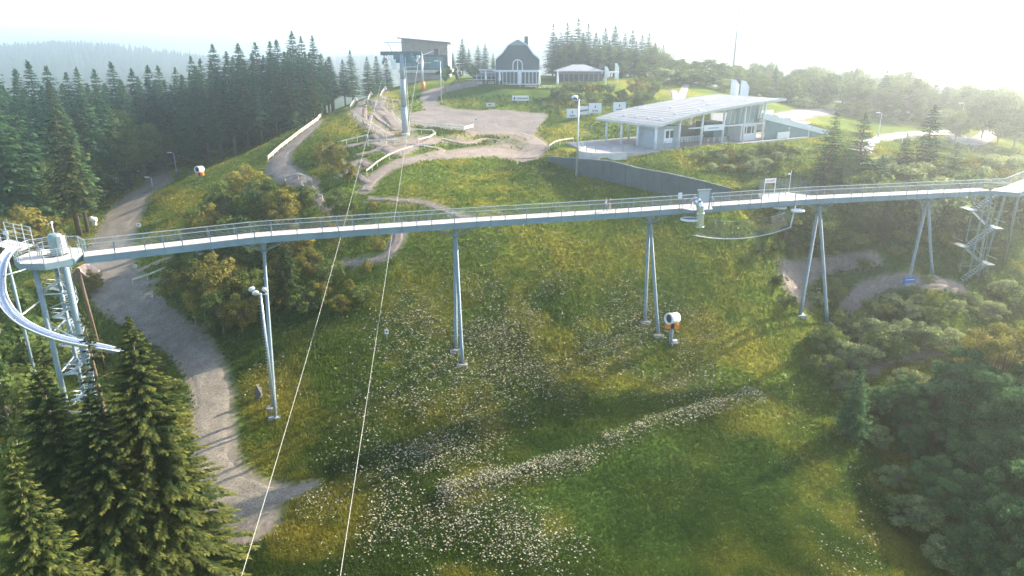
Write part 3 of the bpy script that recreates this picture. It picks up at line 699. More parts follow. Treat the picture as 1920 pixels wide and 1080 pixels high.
# ------------------------------------------------------------------ two walkers on the bridge
def person(px, hgt, face, shirt, trousers, lab, step, offy):
    best = min(range(800), key=lambda k: abs(project(*walk(edge, LEN*k/799)[0])[0]-px)); p, d = walk(edge, LEN*best/799); p = off(p, d, offy)
    rt = bpy.data.objects.new('person', None); COL.objects.link(rt); rt.location = (p.x, p.y, DZ+.0); rt.rotation_euler = (0, 0, face); tag(rt, lab, 'person', 'walkers on the footbridge')
    s = hgt/1.75
    def skin(name, nodes, edges, m, root):
        me = bpy.data.meshes.new(name); me.from_pydata([Vector(n_[0])*s for n_ in nodes], edges, []); o = bpy.data.objects.new(name, me); COL.objects.link(o); o.parent = rt
        md = o.modifiers.new('Skin', 'SKIN')
        if not me.skin_vertices: me.attributes.new
        sv = me.skin_vertices[0].data if me.skin_vertices else None
        if sv:
            for i, n_ in enumerate(nodes): r = n_[1]; sv[i].radius = (r[0]*s, r[1]*s) if isinstance(r, tuple) else (r*s, r*s)
            sv[root].use_root = True
        sd = o.modifiers.new('Sub', 'SUBSURF'); sd.levels = 1; sd.render_levels = 1
        me.materials.append(m); return o
    k = step
    N = [((0,0,.95),.13), ((0,0,1.15),(.14,.1)), ((0,0,1.38),(.15,.1)), ((0,0,1.5),.055), ((0,.02,1.6),.085), ((0,.015,1.7),.07),
         ((.09,0,.9),.085), ((.1,.16*k,.5),.06), ((.1,.1*k+.02,.08),.04), ((.1,.24*k+.0,.03),.035),
         ((-.09,0,.9),.085), ((-.1,-.08*k,.5),.06), ((-.1,-.26*k,.1),.04), ((-.1,-.14*k,.03),.035),
         ((.2,0,1.4),.055), ((.25,-.1*k,1.14),.042), ((.24,.02*k,.9),.03), ((.24,.06*k,.82),.03),
         ((-.2,0,1.4),.055), ((-.25,.1*k,1.14),.042), ((-.24,.2*k,.92),.03), ((-.24,.25*k,.85),.03)]
    E = [(0,1),(1,2),(2,3),(3,4),(4,5),(0,6),(6,7),(7,8),(8,9),(0,10),(10,11),(11,12),(12,13),(2,14),(14,15),(15,16),(16,17),(2,18),(18,19),(19,20),(20,21)]
    for hnd, sg_ in ((17, 1), (21, -1)):
        hp = N[hnd][0]
        for f_ in range(5):
            i = len(N); dx_ = (-.03+.015*f_) if f_ else -.01
            N.append(((hp[0]-.01*sg_, hp[1]+dx_*1.2+.02, hp[2]-.05-(.0 if f_ else -.03)), .009)); N.append(((hp[0]-.02*sg_, hp[1]+dx_*1.2+.03+(.02 if not f_ else 0), hp[2]-.09-.008*(2-abs(f_-2))), .008)); E += [(hnd, i), (i, i+1)]
    me_sk = mat('skin_tone', (.55,.36,.27), .6)
    if True:
        b = bpy.data.meshes.new('tmp')
    o = skin('body', N, E, me_sk, 0)
    skin('jacket', [((0,0,.98),.145), ((0,0,1.18),(.16,.12)), ((0,0,1.40),(.165,.115)), ((.2,0,1.4),.066), ((.25,-.1*k,1.14),.052), ((.243,0,.96),.04), ((-.2,0,1.4),.066), ((-.25,.1*k,1.14),.052), ((-.243,.17*k,.98),.04)], [(0,1),(1,2),(2,3),(3,4),(4,5),(2,6),(6,7),(7,8)], shirt, 0)
    skin('trousers', [((0,0,.97),.142), ((.09,0,.9),.097), ((.1,.16*k,.5),.072), ((.1,.1*k+.02,.13),.055), ((-.09,0,.9),.097), ((-.1,-.08*k,.5),.072), ((-.1,-.25*k,.14),.055)], [(0,1),(1,2),(2,3),(0,4),(4,5),(5,6)], trousers, 0)
    skin('hair', [((0,-.03,1.68),.085), ((0,-.045,1.62),.07)], [(0,1)], mat('dark_hair', (.05,.035,.025), .7), 0)
    fm = MB()
    for x_ in (-.03, .03): fm.lathe([(.002,0),(.011,.004),(.002,.008)], Vector((x_, .095, 1.615))*s, 6, (0,1,0))
    fm.box(Vector((0,.105,1.59))*s, (.02*s,.03*s,.035*s)); fm.box(Vector((0,.09,1.555))*s, (.045*s,.01*s,.01*s))
    fm.build('face', mat('face_features', (.30,.16,.12), .6)).parent = rt
    return rt
bd = walk(edge, LEN*.5)[1]; fa = math.atan2(-bd.x, bd.y)
person(1140.5, 1.78, fa, mat('light_shirt', (.62,.64,.62), .8), mat('grey_trousers', (.20,.23,.25), .8), 'walker in pale top and grey trousers, left of the two on the bridge', 1, .75)
person(1149.5, 1.72, fa, mat('dark_jacket', (.10,.12,.14), .8), mat('pale_trousers', (.45,.45,.43), .8), 'walker in dark jacket with pale sleeves, right of the two on the bridge', -1, 1.1)

# ------------------------------------------------------------------ start pavilion with the curved roof
Zt = TERR_Z
def S(a, b, z): return Vector((E0.x+EX.x*a+EY.x*b, E0.y+EX.y*a+EY.y*b, Zt+z))
RZ = math.atan2(EX.y, EX.x)
# paved terrace with a rounded end
tpoly = [(-13.6, .4), (-14.3, 2.6), (-13.5, 5.2), (-11., 7.5), (-8, 17), (42, 19), (42, -1.2), (34, -1.6), (2, -1.6), (-6, -1.4), (-11, -1.0)]
tobj = MB().prism([S(a, b, -.6) for a, b in tpoly], (0, 0, .6)).build('terrace', mat('terrace_paving', (.40,.36,.33), .85, 0, .12, .6, .2, 4)); tobj['kind'] = 'structure'
pv_ = thing('start_pavilion', S(14, 7, 0), 'open pavilion with a long curved pale roof on slim columns', 'pavilion')
prof = lambda s: float(np.interp(s, [-2.5, 0, 4, 8, 15, 22, 27, 33], [3.95, 4.45, 5.25, 5.9, 6.65, 7.25, 7.6, 7.95]))
na = 22; aa = [-.6+34.*k/na for k in range(na+1)]
for bi in range(4):                                     # roof sheets
    b0, b1 = -1.2+bi*4.55, -1.2+(bi+1)*4.55-.03
    vs = []; 
    for a in aa:
        for b in (b0, b1):
            vs += [S(a, b, prof(a)+.22), S(a, b, prof(a))]
    fs = []
    for i in range(na):
        o0, o1 = i*4, (i+1)*4; fs += [(o0, o0+2, o1+2, o1), (o0+1, o1+1, o1+3, o0+3), (o0, o1, o1+1, o0+1), (o0+2, o0+3, o1+3, o1+2)]
    fs += [(0, 1, 3, 2), (na*4, na*4+2, na*4+3, na*4+1)]
    MB().add(vs, fs).build('roof_sheet', ROOFG, pv_)
for b in (-1.3, 17.05):
    mb = MB()
    for i in range(na): mb.bar(S(aa[i], b, prof(aa[i])+.05), S(aa[i+1], b, prof(aa[i+1])+.05), .14, .5)
    mb.build('edge_fascia', mat('pale_fascia', (.52,.55,.52), .6), pv_)
MB().bar(S(-.7, -1.3, 4.3), S(-.7, 17, 4.3), .14, .45).build('edge_fascia', MAT['pale_fascia'], pv_)
for k in range(1, na*2, 2):
    a = aa[0]+(aa[-1]-aa[0])*k/(na*2); MB().bar(S(a, -1.15, prof(a)+.24), S(a, 16.95, prof(a)+.22), .06, .05).build('roof_seam', ROOFG, pv_)
for a, b in ((2.5,1.5),(2.5,5),(2.5,8.5),(2.5,12),(7,2.5),(12,1.2),(12,9),(18,5),(22,10),(8,14),(27,3)):
    MB().box(S(a, b, prof(a)+.3), (.9, .55, .18), RZ).build('roof_vent', WHITE, pv_)
for k in range(6):
    a = k*5.8
    MB().tube([S(a, 0, 0), S(a, 0, prof(a)-.02)], .24, 10).build('column', WHITE, pv_, True)
    MB().tube([S(a, 14.5, 0), S(a, 14.5, prof(a)-.02)], .22, 10).build('column', WHITE, pv_, True)
    mb = MB(); n_ = 8
    mb.bar(S(a, -1.1, prof(a)-.18), S(a, 17, prof(a)-.18), .2, .34).build('rafter', STEEL_L, pv_)
for b in (5, 9.8): MB().tube([S(0, b, 0), S(0, b, 4.4)], .24, 10).build('column', WHITE, pv_, True)
cab = MB().box(S(3.6, 3.2, 2.0), (5.6, 5.2, 4.0), RZ).build('side_cabin', mat('grey_cabin', (.34,.40,.42), .6, 0, .08, 1.), pv_)
MB().box(S(3.6, .57, 2.2), (2.2, .06, 2.6), RZ).build('cabin_door', WHITE, cab)
for k in (-1, 1): MB().box(S(4.4+k*.55-.5, .53, 2.5), (.75, .06, 1.3), RZ).build('cabin_window', GLASS, cab)
MB().box(S(.75, 3.2, 3.3), (.06, 5., .1), RZ).build('cabin_joint', STEEL, cab)
MB().bar(S(8, -.05, 3.4), S(29, -.05, 3.4), .2, .22).build('tie_beam', WHITE, pv_)
sb = MB().box(S(14.6, -.2, 3.25), (5.4, .16, 1.1), RZ).build('sign_board', WHITE, pv_)
for k in range(7): MB().box(S(13.2+k*.42, -.29, 3.2), (.26, .03, .3), RZ).build('sign_mark', mat('teal_print', (.2,.35,.38), .6), sb)
MB().box(S(14.5, 8.5, 1.5), (12, .2, 3.0), RZ).build('back_wall', mat('warm_wall', (.40,.36,.30), .8), pv_)
MB().box(S(14.5, 5.6, .55), (13, .25, 1.1), RZ).build('low_wall', WHITE, pv_)
for k in range(16): MB().box(S(8.6+k*.78, 4.8, .5), (.06, .06, 1.0), RZ).build('fence_picket', STEEL, pv_)
MB().box(S(20, 5.5, 1.9), (4., 5, 3.8), RZ).build('inner_cabin', TEAL, pv_)
cb = MB().box(S(26.1, 3.6, 1.75), (4.6, 5, 3.5), RZ).build('white_cabin', WHITE, pv_)
for k, w_ in ((-1.2, .55), (0, 1.1), (1.15, .55)): MB().box(S(26.1+k, 1.07, 2.1), (w_, .08, 1.35), RZ).build('window', GLASS, cb)
for k in range(7):                                      # glazed right bay under the high end of the roof
    a = 19.5+k*1.35; MB().bar(S(a, .5, 3.55), S(a+.9, .8, prof(a)-.3), .07, .12).build('mullion', STEEL_L, pv_)
MB().prism([S(18.6, .85, 3.55), S(28.6, .85, 3.55), S(29.6, 1.1, 7.1), S(19.5, 1.1, 6.5)], (EY.x*.05, EY.y*.05, 0)).build('glazing', GLASS_T, pv_)
for k in range(5): MB().box(S(16.6+k*1.6, 3.4, .45), (.5, 1.2, .9), RZ).build('bench_block', CONC_L, pv_)
# push-start ramp of the track
ra = thing('track_ramp', S(34, 0, 0), 'pale sloping start ramp with teal side wall right of the pavilion', 'ramp')
MB().prism([S(29.5, -.4, 0.), S(49, -.4, -2.5), S(49, -.4, .2), S(29.5, -.4, 4.2)], (EY.x*.3, EY.y*.3, 0)).build('side_wall', TEAL, ra)
MB().prism([S(28, -.55, 4.3), S(50, -.55, -.2), S(50, -.55, .85), S(28, -.55, 5.5)], (EY.x*.5, EY.y*.5, 0)).build('parapet', mat('pale_parapet', (.60,.64,.66), .5), ra)
MB().prism([S(28, .1, 4.3), S(50, .1, -.2), S(50, 3.2, -.2), S(28, 3.2, 4.3)], (0,0,.25)).build('ramp_bed', CONC_L, ra)
MB().prism([S(28, 3.2, 4.3), S(50, 3.2, -.2), S(50, 3.2, .85), S(28, 3.2, 5.5)], (EY.x*.4, EY.y*.4, 0)).build('parapet', MAT['pale_parapet'], ra)
MB().box(S(33.5, -1.6, .9), (3.6, .2, 1.2), RZ).build('white_panel', WHITE, ra)
for k in range(2): 
    q = S(36+k*6.5, -.9, -.6); MB().tube([q, q+Vector((0,0,2.6))], .05, 6).lathe([(.03,0),(.2,.08),(.15,.2),(.03,.26)], q+Vector((0,0,2.6)), 8).build('ramp_lamp', WHITE, ra)
# stands behind, pale decks with a row of posts
sd_ = thing('spectator_deck', S(40, 14, 1.5), 'pale spectator deck with a row of railing posts behind the ramp', 'deck')
MB().box(S(40, 13, 2.6), (22, 5, .3), RZ).build('deck_slab', CONC_L, sd_); MB().box(S(40, 11, 1.5), (21, .3, 2.2), RZ).build('deck_wall', mat('grey_wall', (.3,.33,.34), .8), sd_)
for k in range(14): MB().box(S(30.5+k*1.45, 10.7, 3.3), (.1, .1, 1.2), RZ).build('rail_post', STEEL, sd_)
MB().box(S(40, 10.7, 3.85), (20.5, .08, .08), RZ).build('top_rail', WHITE, sd_); MB().box(S(40, 15, 3.5), (20, .2, 1.5), RZ).build('back_wall', WHITE, sd_)
tk = thing('track_cover', S(46, 7, 0), 'white flat roofed track cover beside the sloping ramp', 'shed')
MB().box(S(46, 7, 2.), (9, 4.5, .25), RZ).build('roof', WHITE, tk); MB().box(S(46, 7, .6), (8.4, 4, 2.5), RZ).build('wall', mat('cool_wall', (.5,.53,.55), .7), tk)
MB().box(S(43.2, 4.95, .9), (1.6, .1, 1.3), RZ).build('window', GLASS, tk)
# terrace fence, curved parapet
fe = thing('terrace_fence', S(-4, -1.3, 0), 'thin wire fence along the outer edge of the pavilion terrace', 'fence')
fp = [S(a, b, 0) for a, b in ((-11.,7.2),(-13.2,5.2),(-13.9,2.6),(-13.3,.6),(-10.8,-.75),(-8.4,-1.05),(-6,-1.15),(-3.6,-1.2),(-1.2,-1.25),(1.2,-1.3),(3.6,-1.3),(6,-1.3))]
for p in fp: MB().bar(p, p+Vector((0,0,1.5)), .07, .07).build('post', STEEL, fe)
for z in (.2,.5,.8,1.1,1.45): MB().tube([p+Vector((0,0,z)) for p in fp], .016, 4, False).build('wire', STEEL, fe)
cw = thing('curved_parapet', S(-13, 2, 0), 'low pale curved parapet at the rounded end of the terrace', 'wall')
cpn = [S(a, b, -.9) for a, b in ((-9.6,8.6),(-12.4,6.4),(-14.2,4.2),(-14.6,1.8),(-13.4,-.3),(-11.,-1.25),(-8.2,-1.75))]
for p, q in zip(cpn[:-1], cpn[1:]): MB().bar(p+Vector((0,0,.55)), q+Vector((0,0,.55)), .22, 1.3).build('parapet_panel', CONC_L, cw)
# big retaining wall below the terrace
rwp = [((1026,293),(1026,304)),((1087,297),(1087,326)),((1146,302),(1146,343)),((1201,316),(1201,356)),((1254,325),(1254,368)),((1321,340),(1321,382)),((1373,354),(1373,392))]
rw = None
gb = [Gd(*b_) for t_, b_ in rwp]; tops_ = [PY(t_[0], t_[1], g_.y) for (t_, b_), g_ in zip(rwp, gb)]
rw = thing('retaining_wall', gb[2], 'long dark grey retaining wall with sloping top below the pavilion', 'wall')
NP = 4
for ii in range((len(gb)-1)*NP):
    i = ii//NP; f0, f1 = (ii % NP)/NP+.006, (ii % NP+1)/NP-.006
    a, b, c, d = gb[i].lerp(gb[i+1], f0)-Vector((0,0,1)), gb[i].lerp(gb[i+1], f1)-Vector((0,0,1)), tops_[i].lerp(tops_[i+1], f1), tops_[i].lerp(tops_[i+1], f0)
    n_ = Vector((-(b-a).y, (b-a).x, 0)).normalized()*.5
    MB().add([a, b, c, d, a+n_, b+n_, c+n_, d+n_], [(0,1,2,3),(7,6,5,4),(0,4,5,1),(3,2,6,7),(0,3,7,4),(1,5,6,2)]).build('wall_panel', mat('dark_wall', (.085,.12,.125), .8, 0, .15, .5, .3, 4), rw)

# ------------------------------------------------------------------ gambrel roofed house and terrace
hb = at(970, 189); HZ = hb.z
def hp(px, py, dy=0.): return PY(px, py, hb.y+dy)
ho = thing('gambrel_house', hb, 'dark slate house with bell shaped gambrel gable and arched white window', 'house')
out = [(929.5,157),(929.5,112),(942.5,100.6),(948,93),(953.8,84.7),(970.6,75),(987.5,84.7),(993,93),(998.8,101.6),(1011.5,112),(1011.5,157)]
front = [hp(*p) for p in out]; zb_ = HZ-.6; front[0].z = zb_; front[-1].z = zb_
MB().prism(front, (0, 13, 0)).build('wall', SLATE_W, ho)
rf = None
for i in range(1, 9):
    a, b = front[i], front[i+1]; nrm = Vector((-(b-a).z, 0, (b-a).x)).normalized()*.22
    r_ = MB().prism([a+Vector((0,-.55,0))+nrm*.1, b+Vector((0,-.55,0))+nrm*.1, b+Vector((0,-.55,0))+nrm, a+Vector((0,-.55,0))+nrm], (0, 14.2, 0)).build('roof', DARK, ho)
    if rf is None: rf = r_
    MB().bar(a+Vector((0,-.6,0))+nrm*.6, b+Vector((0,-.6,0))+nrm*.6, .08, .3).build('verge_board', mat('pale_trim', (.55,.60,.62), .6), ho)
MB().prism([hp(953.8,84.9)+Vector((0,-.75,0)), hp(987.5,84.9)+Vector((0,-.75,0)), hp(970.6,76)+Vector((0,-.75,0))], (0,.25,0)).build('gable_hood', mat('hood_grey', (.24,.29,.31), .6), ho)
MB().box(hp(986.5, 80, 5), (1.0, 1.0, 3.2)).build('chimney', mat('chimney_brick', (.14,.12,.12), .9), ho)
wc = hp(970.5, 123, -.06); 
arch = lambda r, zc: [wc+Vector((-r, 0, -1.45)), wc+Vector((r, 0, -1.45))]+[wc+Vector((r*math.cos(t), 0, zc+r*math.sin(t))) for t in [math.pi*k/10 for k in range(11)]]
wf = MB().prism(arch(1.32, .25), (0,.12,0)).build('arched_window', WHITE, ho)
for k in (-1, 1):
    pane = [wc+Vector((k*.12,-.06,-1.25)), wc+Vector((k*1.1,-.06,-1.25))]+[wc+Vector((k*1.1*math.cos(t),-.06,.25+1.1*math.sin(t))) for t in [math.pi/2*j/5 for j in range(5)]]+[wc+Vector((k*.12,-.06,1.33))]
    MB().prism(pane, (0,.03,0)).build('pane', GLASS, wf)
vr = MB().prism([hp(924,132), hp(1017,132), hp(1013,128.5,1.), hp(928,128.5,1.)], (0,0,.22)).build('verandah_roof', mat('verandah_roof', (.36,.40,.42), .6), ho)
for i in range(12):
    x0 = 929+i*7.; p = hp(x0, 157, -.9); p.z = HZ+.05; q = hp(x0+6.6, 133.5, -.9)
    if i in (6,):
        dr = MB().box(((p.x+q.x)/2, p.y, (p.z+q.z)/2), (abs(q.x-p.x), .1, q.z-p.z)).build('door', WHITE, ho); MB().box(((p.x+q.x)/2, p.y-.07, (p.z+q.z)/2+.5), (.3, .04, .5)).build('door_light', GLASS, dr); continue
    w_ = MB().box(((p.x+q.x)/2, p.y, (p.z+q.z)/2), (abs(q.x-p.x), .1, q.z-p.z)).build('window', WHITE if i not in (3, 4) else mat('pale_frame', (.5,.55,.56), .6), ho)
    MB().box(((p.x+q.x)/2, p.y-.06, (p.z+q.z)/2), (abs(q.x-p.x)-.16, .03, q.z-p.z-.45)).build('pane', GLASS, w_)
MB().box((hp(970,133,-1.05).x, hb.y-1.0, hp(970,132.6,-1.05).z), (12.6, .16, .35)).build('fascia', WHITE, ho)
# side wing on the left of the house and low building on the right
wg = thing('terrace_wing', at(910, 193), 'low flat roofed wing with pale rails left of the gambrel house', 'building')
c = at(908, 195); MB().box((c.x, 196, HZ+1.5), (6.5, 6, 3.6)).build('wall', mat('wing_wall', (.38,.36,.35), .8), wg); MB().box((c.x, 196, HZ+3.5), (7.4, 7, .3)).build('roof', mat('wing_roof', (.45,.47,.48), .6), wg)
for k in range(5): MB().box((c.x-2.6+k*1.3, 192.95, HZ+1.4), (.9, .08, 2.)).build('window', GLASS, wg)
for k in range(3): MB().box((c.x-1, 192.2, HZ+1.2+k*.9), (8, .08, .1)).build('rail', WHITE, wg)
lb = thing('low_restaurant', at(1095, 197), 'low building with grey hipped roof right of the gambrel house', 'building')
q0, q1 = PY(1045,134,197), PY(1132,137,197); rz0 = PY(1086,121,203).z; g_ = HZ-.3
MB().box(((q0.x+q1.x)/2, 203, (g_+q0.z)/2), (q1.x-q0.x-1, 11, q0.z-g_)).build('wall', mat('brown_wall', (.24,.20,.18), .8), lb)
a, b, c_, d_ = Vector((q0.x-.4, 196.6, q0.z)), Vector((q1.x+.4, 196.6, q0.z)), Vector((q1.x+.4, 209.4, q0.z)), Vector((q0.x-.4, 209.4, q0.z)); e, f = Vector((q0.x+4.6, 203, rz0)), Vector((q1.x-4.6, 203, rz0))
MB().add([a, b, c_, d_, e, f], [(0,1,5,4),(1,2,5),(2,3,4,5),(3,0,4),(3,2,1,0)]).build('roof', mat('hip_roof', (.30,.31,.32), .7, 0, .1, 1.), lb)
for k in range(9): MB().box((q0.x+1.2+k*1.35, 197.45, (g_+q0.z)/2+.1), (1.0, .1, 1.9)).build('window', GLASS, lb)
MB().box(((q0.x+q1.x)/2, 196.9, q0.z+.12), (q1.x-q0.x+.9, .1, .22)).build('gutter', WHITE, lb)
cz_ = MB().box((PY(1125,125,200).x, 200, rz0-.4), (.7,.7,1.4)).build('chimney', mat('chimney_brick', (.14,.12,.12)), lb)
pg = thing('pergola', at(1147, 192), 'white timber pergola at the right end of the terrace', 'pergola')
for px in (1136, 1158):
    for Y in (190, 194): p = at(px, Y); MB().bar(p, p+Vector((0,0,3.)), .18, .18).build('post', WHITE, pg)
for Y in (190, 194): a, b = at(1134, Y), at(1160, Y); MB().bar(Vector((a.x,Y,HZ+3.)), Vector((b.x,Y,HZ+3.)), .16, .25).build('beam', WHITE, pg)
for k in range(6): x_ = at(1137+k*4, 192).x; MB().bar((x_,189.6,HZ+3.2), (x_,194.4,HZ+3.2), .08, .16).build('slat', WHITE, pg)
# folded parasols and tables
for px, Y, py, lab in ((911,188,132,'folded white parasol at the left end of the terrace'),(937,187,131,'folded white parasol before the left corner of the house'),(975,187,131,'folded white parasol before the middle of the house front'),(1011,187,131,'folded white parasol before the right corner of the house'),(1045,188,133,'folded white parasol at the right end by the bushes')):
    p = at(px, Y); h = hgt_ = (CZ+ray(px, py)[2]*Y/ray(px, py)[1])-p.z; t = thing('parasol', p, lab, 'parasol', 'folded terrace parasols')
    MB().tube([p, p+Vector((0,0,h))], .05, 6).build('pole', WHITE, t); MB().lathe([(.12,.9),(.34,1.1),(.26,h*.55),(.16,h*.85),(.04,h)], p, 8).build('folded_canopy', WHITE, t, True); MB().lathe([(.4,0),(.4,.1),(.08,.14)], p, 8).build('base', CONC, t)
tabs = None
for i, (px, Y) in enumerate(((899,186),(921,186),(948,186),(960,186.2),(990,186),(1001,186.2),(1022,186),(1032,186.3))):
    p = at(px, Y)
    if tabs is None:
        tabs = thing('terrace_table', p, 'small terrace table with benches on the edge of the house terrace', 'table', 'tables on the house terrace')
        MB().box(p+Vector((0,0,.76)), (1.5,.8,.07)).build('tabletop', CONC_L, tabs)
        for s_ in (-1, 1):
            MB().box(p+Vector((0,s_*.75,.45)), (1.5,.3,.06)).build('bench', RAILW, tabs)
            MB().box(p+Vector((s_*.55,0,.37)), (.1,1.5,.72)).build('leg', STEEL, tabs)
    else: copy_tree(tabs).location = p
for px, py, Y, h_, lab in ((1133,124,199,3.2,'white sail flag behind the low restaurant roof, left of two'),(1152,118,199,4.2,'taller white sail flag behind the low restaurant roof, right of two'),(1366,148,176,4.6,'white sail flag behind the curved roof, left of two'),(1384,150,175,5.2,'wider white sail flag behind the curved roof, right of two')):
    p = at(px, Y); zt_ = CZ+ray(px, py)[2]*Y/ray(px, py)[1]; t = thing('sail_flag', p, lab, 'flag', 'white sail flags'); w_ = 1.1 if Y > 190 else 2.0
    MB().tube([p, (p.x, p.y, zt_)], .05, 6).build('pole', STEEL_L, t)
    MB().prism([(p.x+.06, p.y, zt_-h_), (p.x+w_, p.y, zt_-h_+.1), (p.x+w_*1.05, p.y, zt_-h_*.3), (p.x+w_*.6, p.y, zt_-h_*.05), (p.x+.06, p.y, zt_)], (.0,.04,0)).build('cloth', WHITE, t)

# ------------------------------------------------------------------ lift station
sbp = at(797, 200); z1 = PY(797,131,198).z
ls = thing('lift_station', sbp, 'timber lift station with sloping flat roof on a pale concrete base', 'station')
x0, x1 = PY(753.5,100,198).x, PY(838,100,198).x; zl, zr_ = PY(753,73,198).z, PY(838,81,198).z
zm = PY(797,103,198).z
MB().prism([(x0,198,zm), (x1,198,zm), (x1,198,zr_), (x0,198,zl)], (0,11,0)).build('upper_wall', WOODC, ls)
for i in range(9):
    f_ = i/9; xa = x0+(x1-x0)*f_+.02; xb = x0+(x1-x0)*(i+1)/9-.02; za = zl+(zr_-zl)*f_-.15
    MB().box(((xa+xb)/2, 197.96, (zm+za)/2), (xb-xa, .06, za-zm-.1)).build('timber_panel', WOODC, ls)
MB().box(((x0+x1)/2, 203.5, (z1+zm)/2), (x1-x0-.3, 10.6, zm-z1)).build('shaded_opening', mat('dark_opening', (.07,.10,.11), .6), ls)  # solid block; the opening's inner shade is put into its dark colour
for i in range(5): MB().box((x0+1.6+i*(x1-x0-1.6)/5, 198.15, (z1+zm)/2-.1), (1.9, .08, zm-z1-.7)).build('gate_panel', TEAL, ls)
MB().box((x1+.15, 203.5, (z1+zr_)/2), (.25, 11, zr_-z1)).build('side_wall', CONC_L, ls)  # sunlit right face: its brightness is put into a paler colour
MB().box((x0+.1, 203.5, (z1+zl)/2-.2), (.25, 11, zl-z1-.4)).build('side_wall', WOODC, ls)
MB().prism([(x0-1., 196.8, zl+.1), (x1+1., 196.8, zr_-.02), (x1+1., 196.8, zr_+.3), (x0-1., 196.8, zl+.42)], (0,13.5,0)).build('roof', mat('roof_dark_edge', (.20,.22,.23), .6), ls)
MB().box(((x0+x1)/2, 202.5, z1-.35), (x1-x0+1.6, 14, .7)).build('base_slab', CONC_L, ls)
MB().box(((x0+x1)/2, 203, z1-2.4), (x1-x0+.4, 11.5, 3.5)).build('foundation', CONC, ls)

# chair lift tower
pb = Gd(760, 252); 
lt = thing('lift_tower', pb, 'tall grey chairlift tower with sheave beams in front of the station', 'lift tower')
Yp = pb.y; zh = PY(757, 101, Yp).z; xm = pb.x
MB().lathe([(.95,-.3),(.95,.25),(.85,.3)], pb, 16).build('footing', CONC_L, lt)
secs = [(0, .66), (.35, .58), (.7, .50), (1., .42)]
for (f0, r0_), (f1, r1_) in zip(secs[:-1], secs[1:]):
    a, b = pb.z+.2+(zh-pb.z-.2)*f0, pb.z+.2+(zh-pb.z-.2)*f1; MB().tube([(xm,Yp,a), (xm,Yp,b)], [r0_, r1_], 16).build('mast_section', mat('lift_mast_grey', (.34,.40,.42), .5, .1), lt, True); MB().tube([(xm,Yp,b-.1), (xm,Yp,b+.02)], r1_+.1, 16).build('flange', STEEL, lt, True)
for k in range(34): MB().box((xm+.82-.008*k, Yp-.35, pb.z+1+k*.36), (.42,.05,.05)).build('rung', STEEL_L, lt)
MB().tube([(xm+1.02,Yp-.35,pb.z+.6), (xm+.72,Yp-.35,zh-.5)], .05, 6).build('ladder_rail', WHITE, lt)
xl, xr = PY(721,110,Yp).x, PY(784,110,Yp).x
MB().box(((xl+xr)/2, Yp, zh+.1), (xr-xl+1.4, .7, .7)).build('cross_beam', mat('lift_green', (.10,.17,.18), .6), lt)
for x_ in (xl, xr):
    bm_ = MB().bar((x_, Yp-2.6, zh-1.5), (x_, Yp+2.6, zh+.3), .16, .4).build('sheave_beam', STEEL, lt)
    for k in range(8):
        f_ = -2.3+k*.657; MB().lathe([(.27,-.07),(.27,.07)], (x_+.05, Yp+f_, zh-.6+f_*.345-.28), 12, (1,0,0)).build('sheave_wheel', BLACK, bm_)
    MB().box((x_, Yp, zh-.35), (.5,.7,.7)).build('hanger', WHITE, lt)
    sg_ = -1 if x_ == xl else 1
    pl_ = MB().box((x_-sg_*.7, Yp, zh-1.1), (.8, 4.6, .08)).build('catwalk', STEEL, lt)
    for k in range(5): MB().bar((x_-sg_*1.08, Yp-2.2+k*1.1, zh-1.1), (x_-sg_*1.08, Yp-2.2+k*1.1, zh), .05, .05).build('catwalk_post', STEEL, pl_)
    for z in (-.55, 0.): MB().bar((x_-sg_*1.08, Yp-2.3, zh+z), (x_-sg_*1.08, Yp+2.3, zh+z), .05, .05).build('catwalk_rail', STEEL, pl_)
MB().box(((xl+xr)/2+.3, Yp-.1, zh-.9), (3.6, .12, 1.5)).build('work_panel', TEAL, lt)
fx = PY(735,90,Yp).x; MB().bar((fx, Yp, zh+.3), (fx-.8, Yp, zh+2.1), .1, .1).build('gantry_arm', STEEL, lt); MB().bar((fx-1.6, Yp, zh+2.1), (fx+3.6, Yp, zh+2.05), .1, .12).build('gantry_beam', STEEL, lt)
mb = MB().box((PY(739,115,Yp).x, Yp-1., zh-1.6), (.9,.7,1.2)).box((PY(741,128,Yp).x, Yp-.9, zh-2.6), (1.1,.5,.4)); mb.build('carriage', WHITE, lt)
# haul ropes run under the bridge down to the valley
def rope(pts, lab, dxs):
    P = np.array(pts); co = [np.polyfit(P[:, 1], P[:, k], 2) for k in (0, 2)]; Ys = np.linspace(14, P[0, 1], 60)
    pl = [(np.polyval(co[0], y), y, np.polyval(co[1], y)) for y in Ys]
    x9 = pl[-1][0]; pl += [(x9+dxs*k, pts[0][1]+k*9, pts[0][2]-k*.1) for k in range(1, 7)]
    tag(MB().tube(pl, .026, 6).build('haul_rope', CABLE, None, True), lab, 'cable', 'haul ropes of the chairlift')
rope([PY(721,128,Yp), PY(640,440,90.4), PY(453,1080,38.7)], 'pale lift rope running down the slope, left of the two', -.1)
rope([PY(784,118,Yp), PY(735,440,90.4), PY(638,1080,38.7)], 'pale lift rope running down the slope, right of the two', -.6)
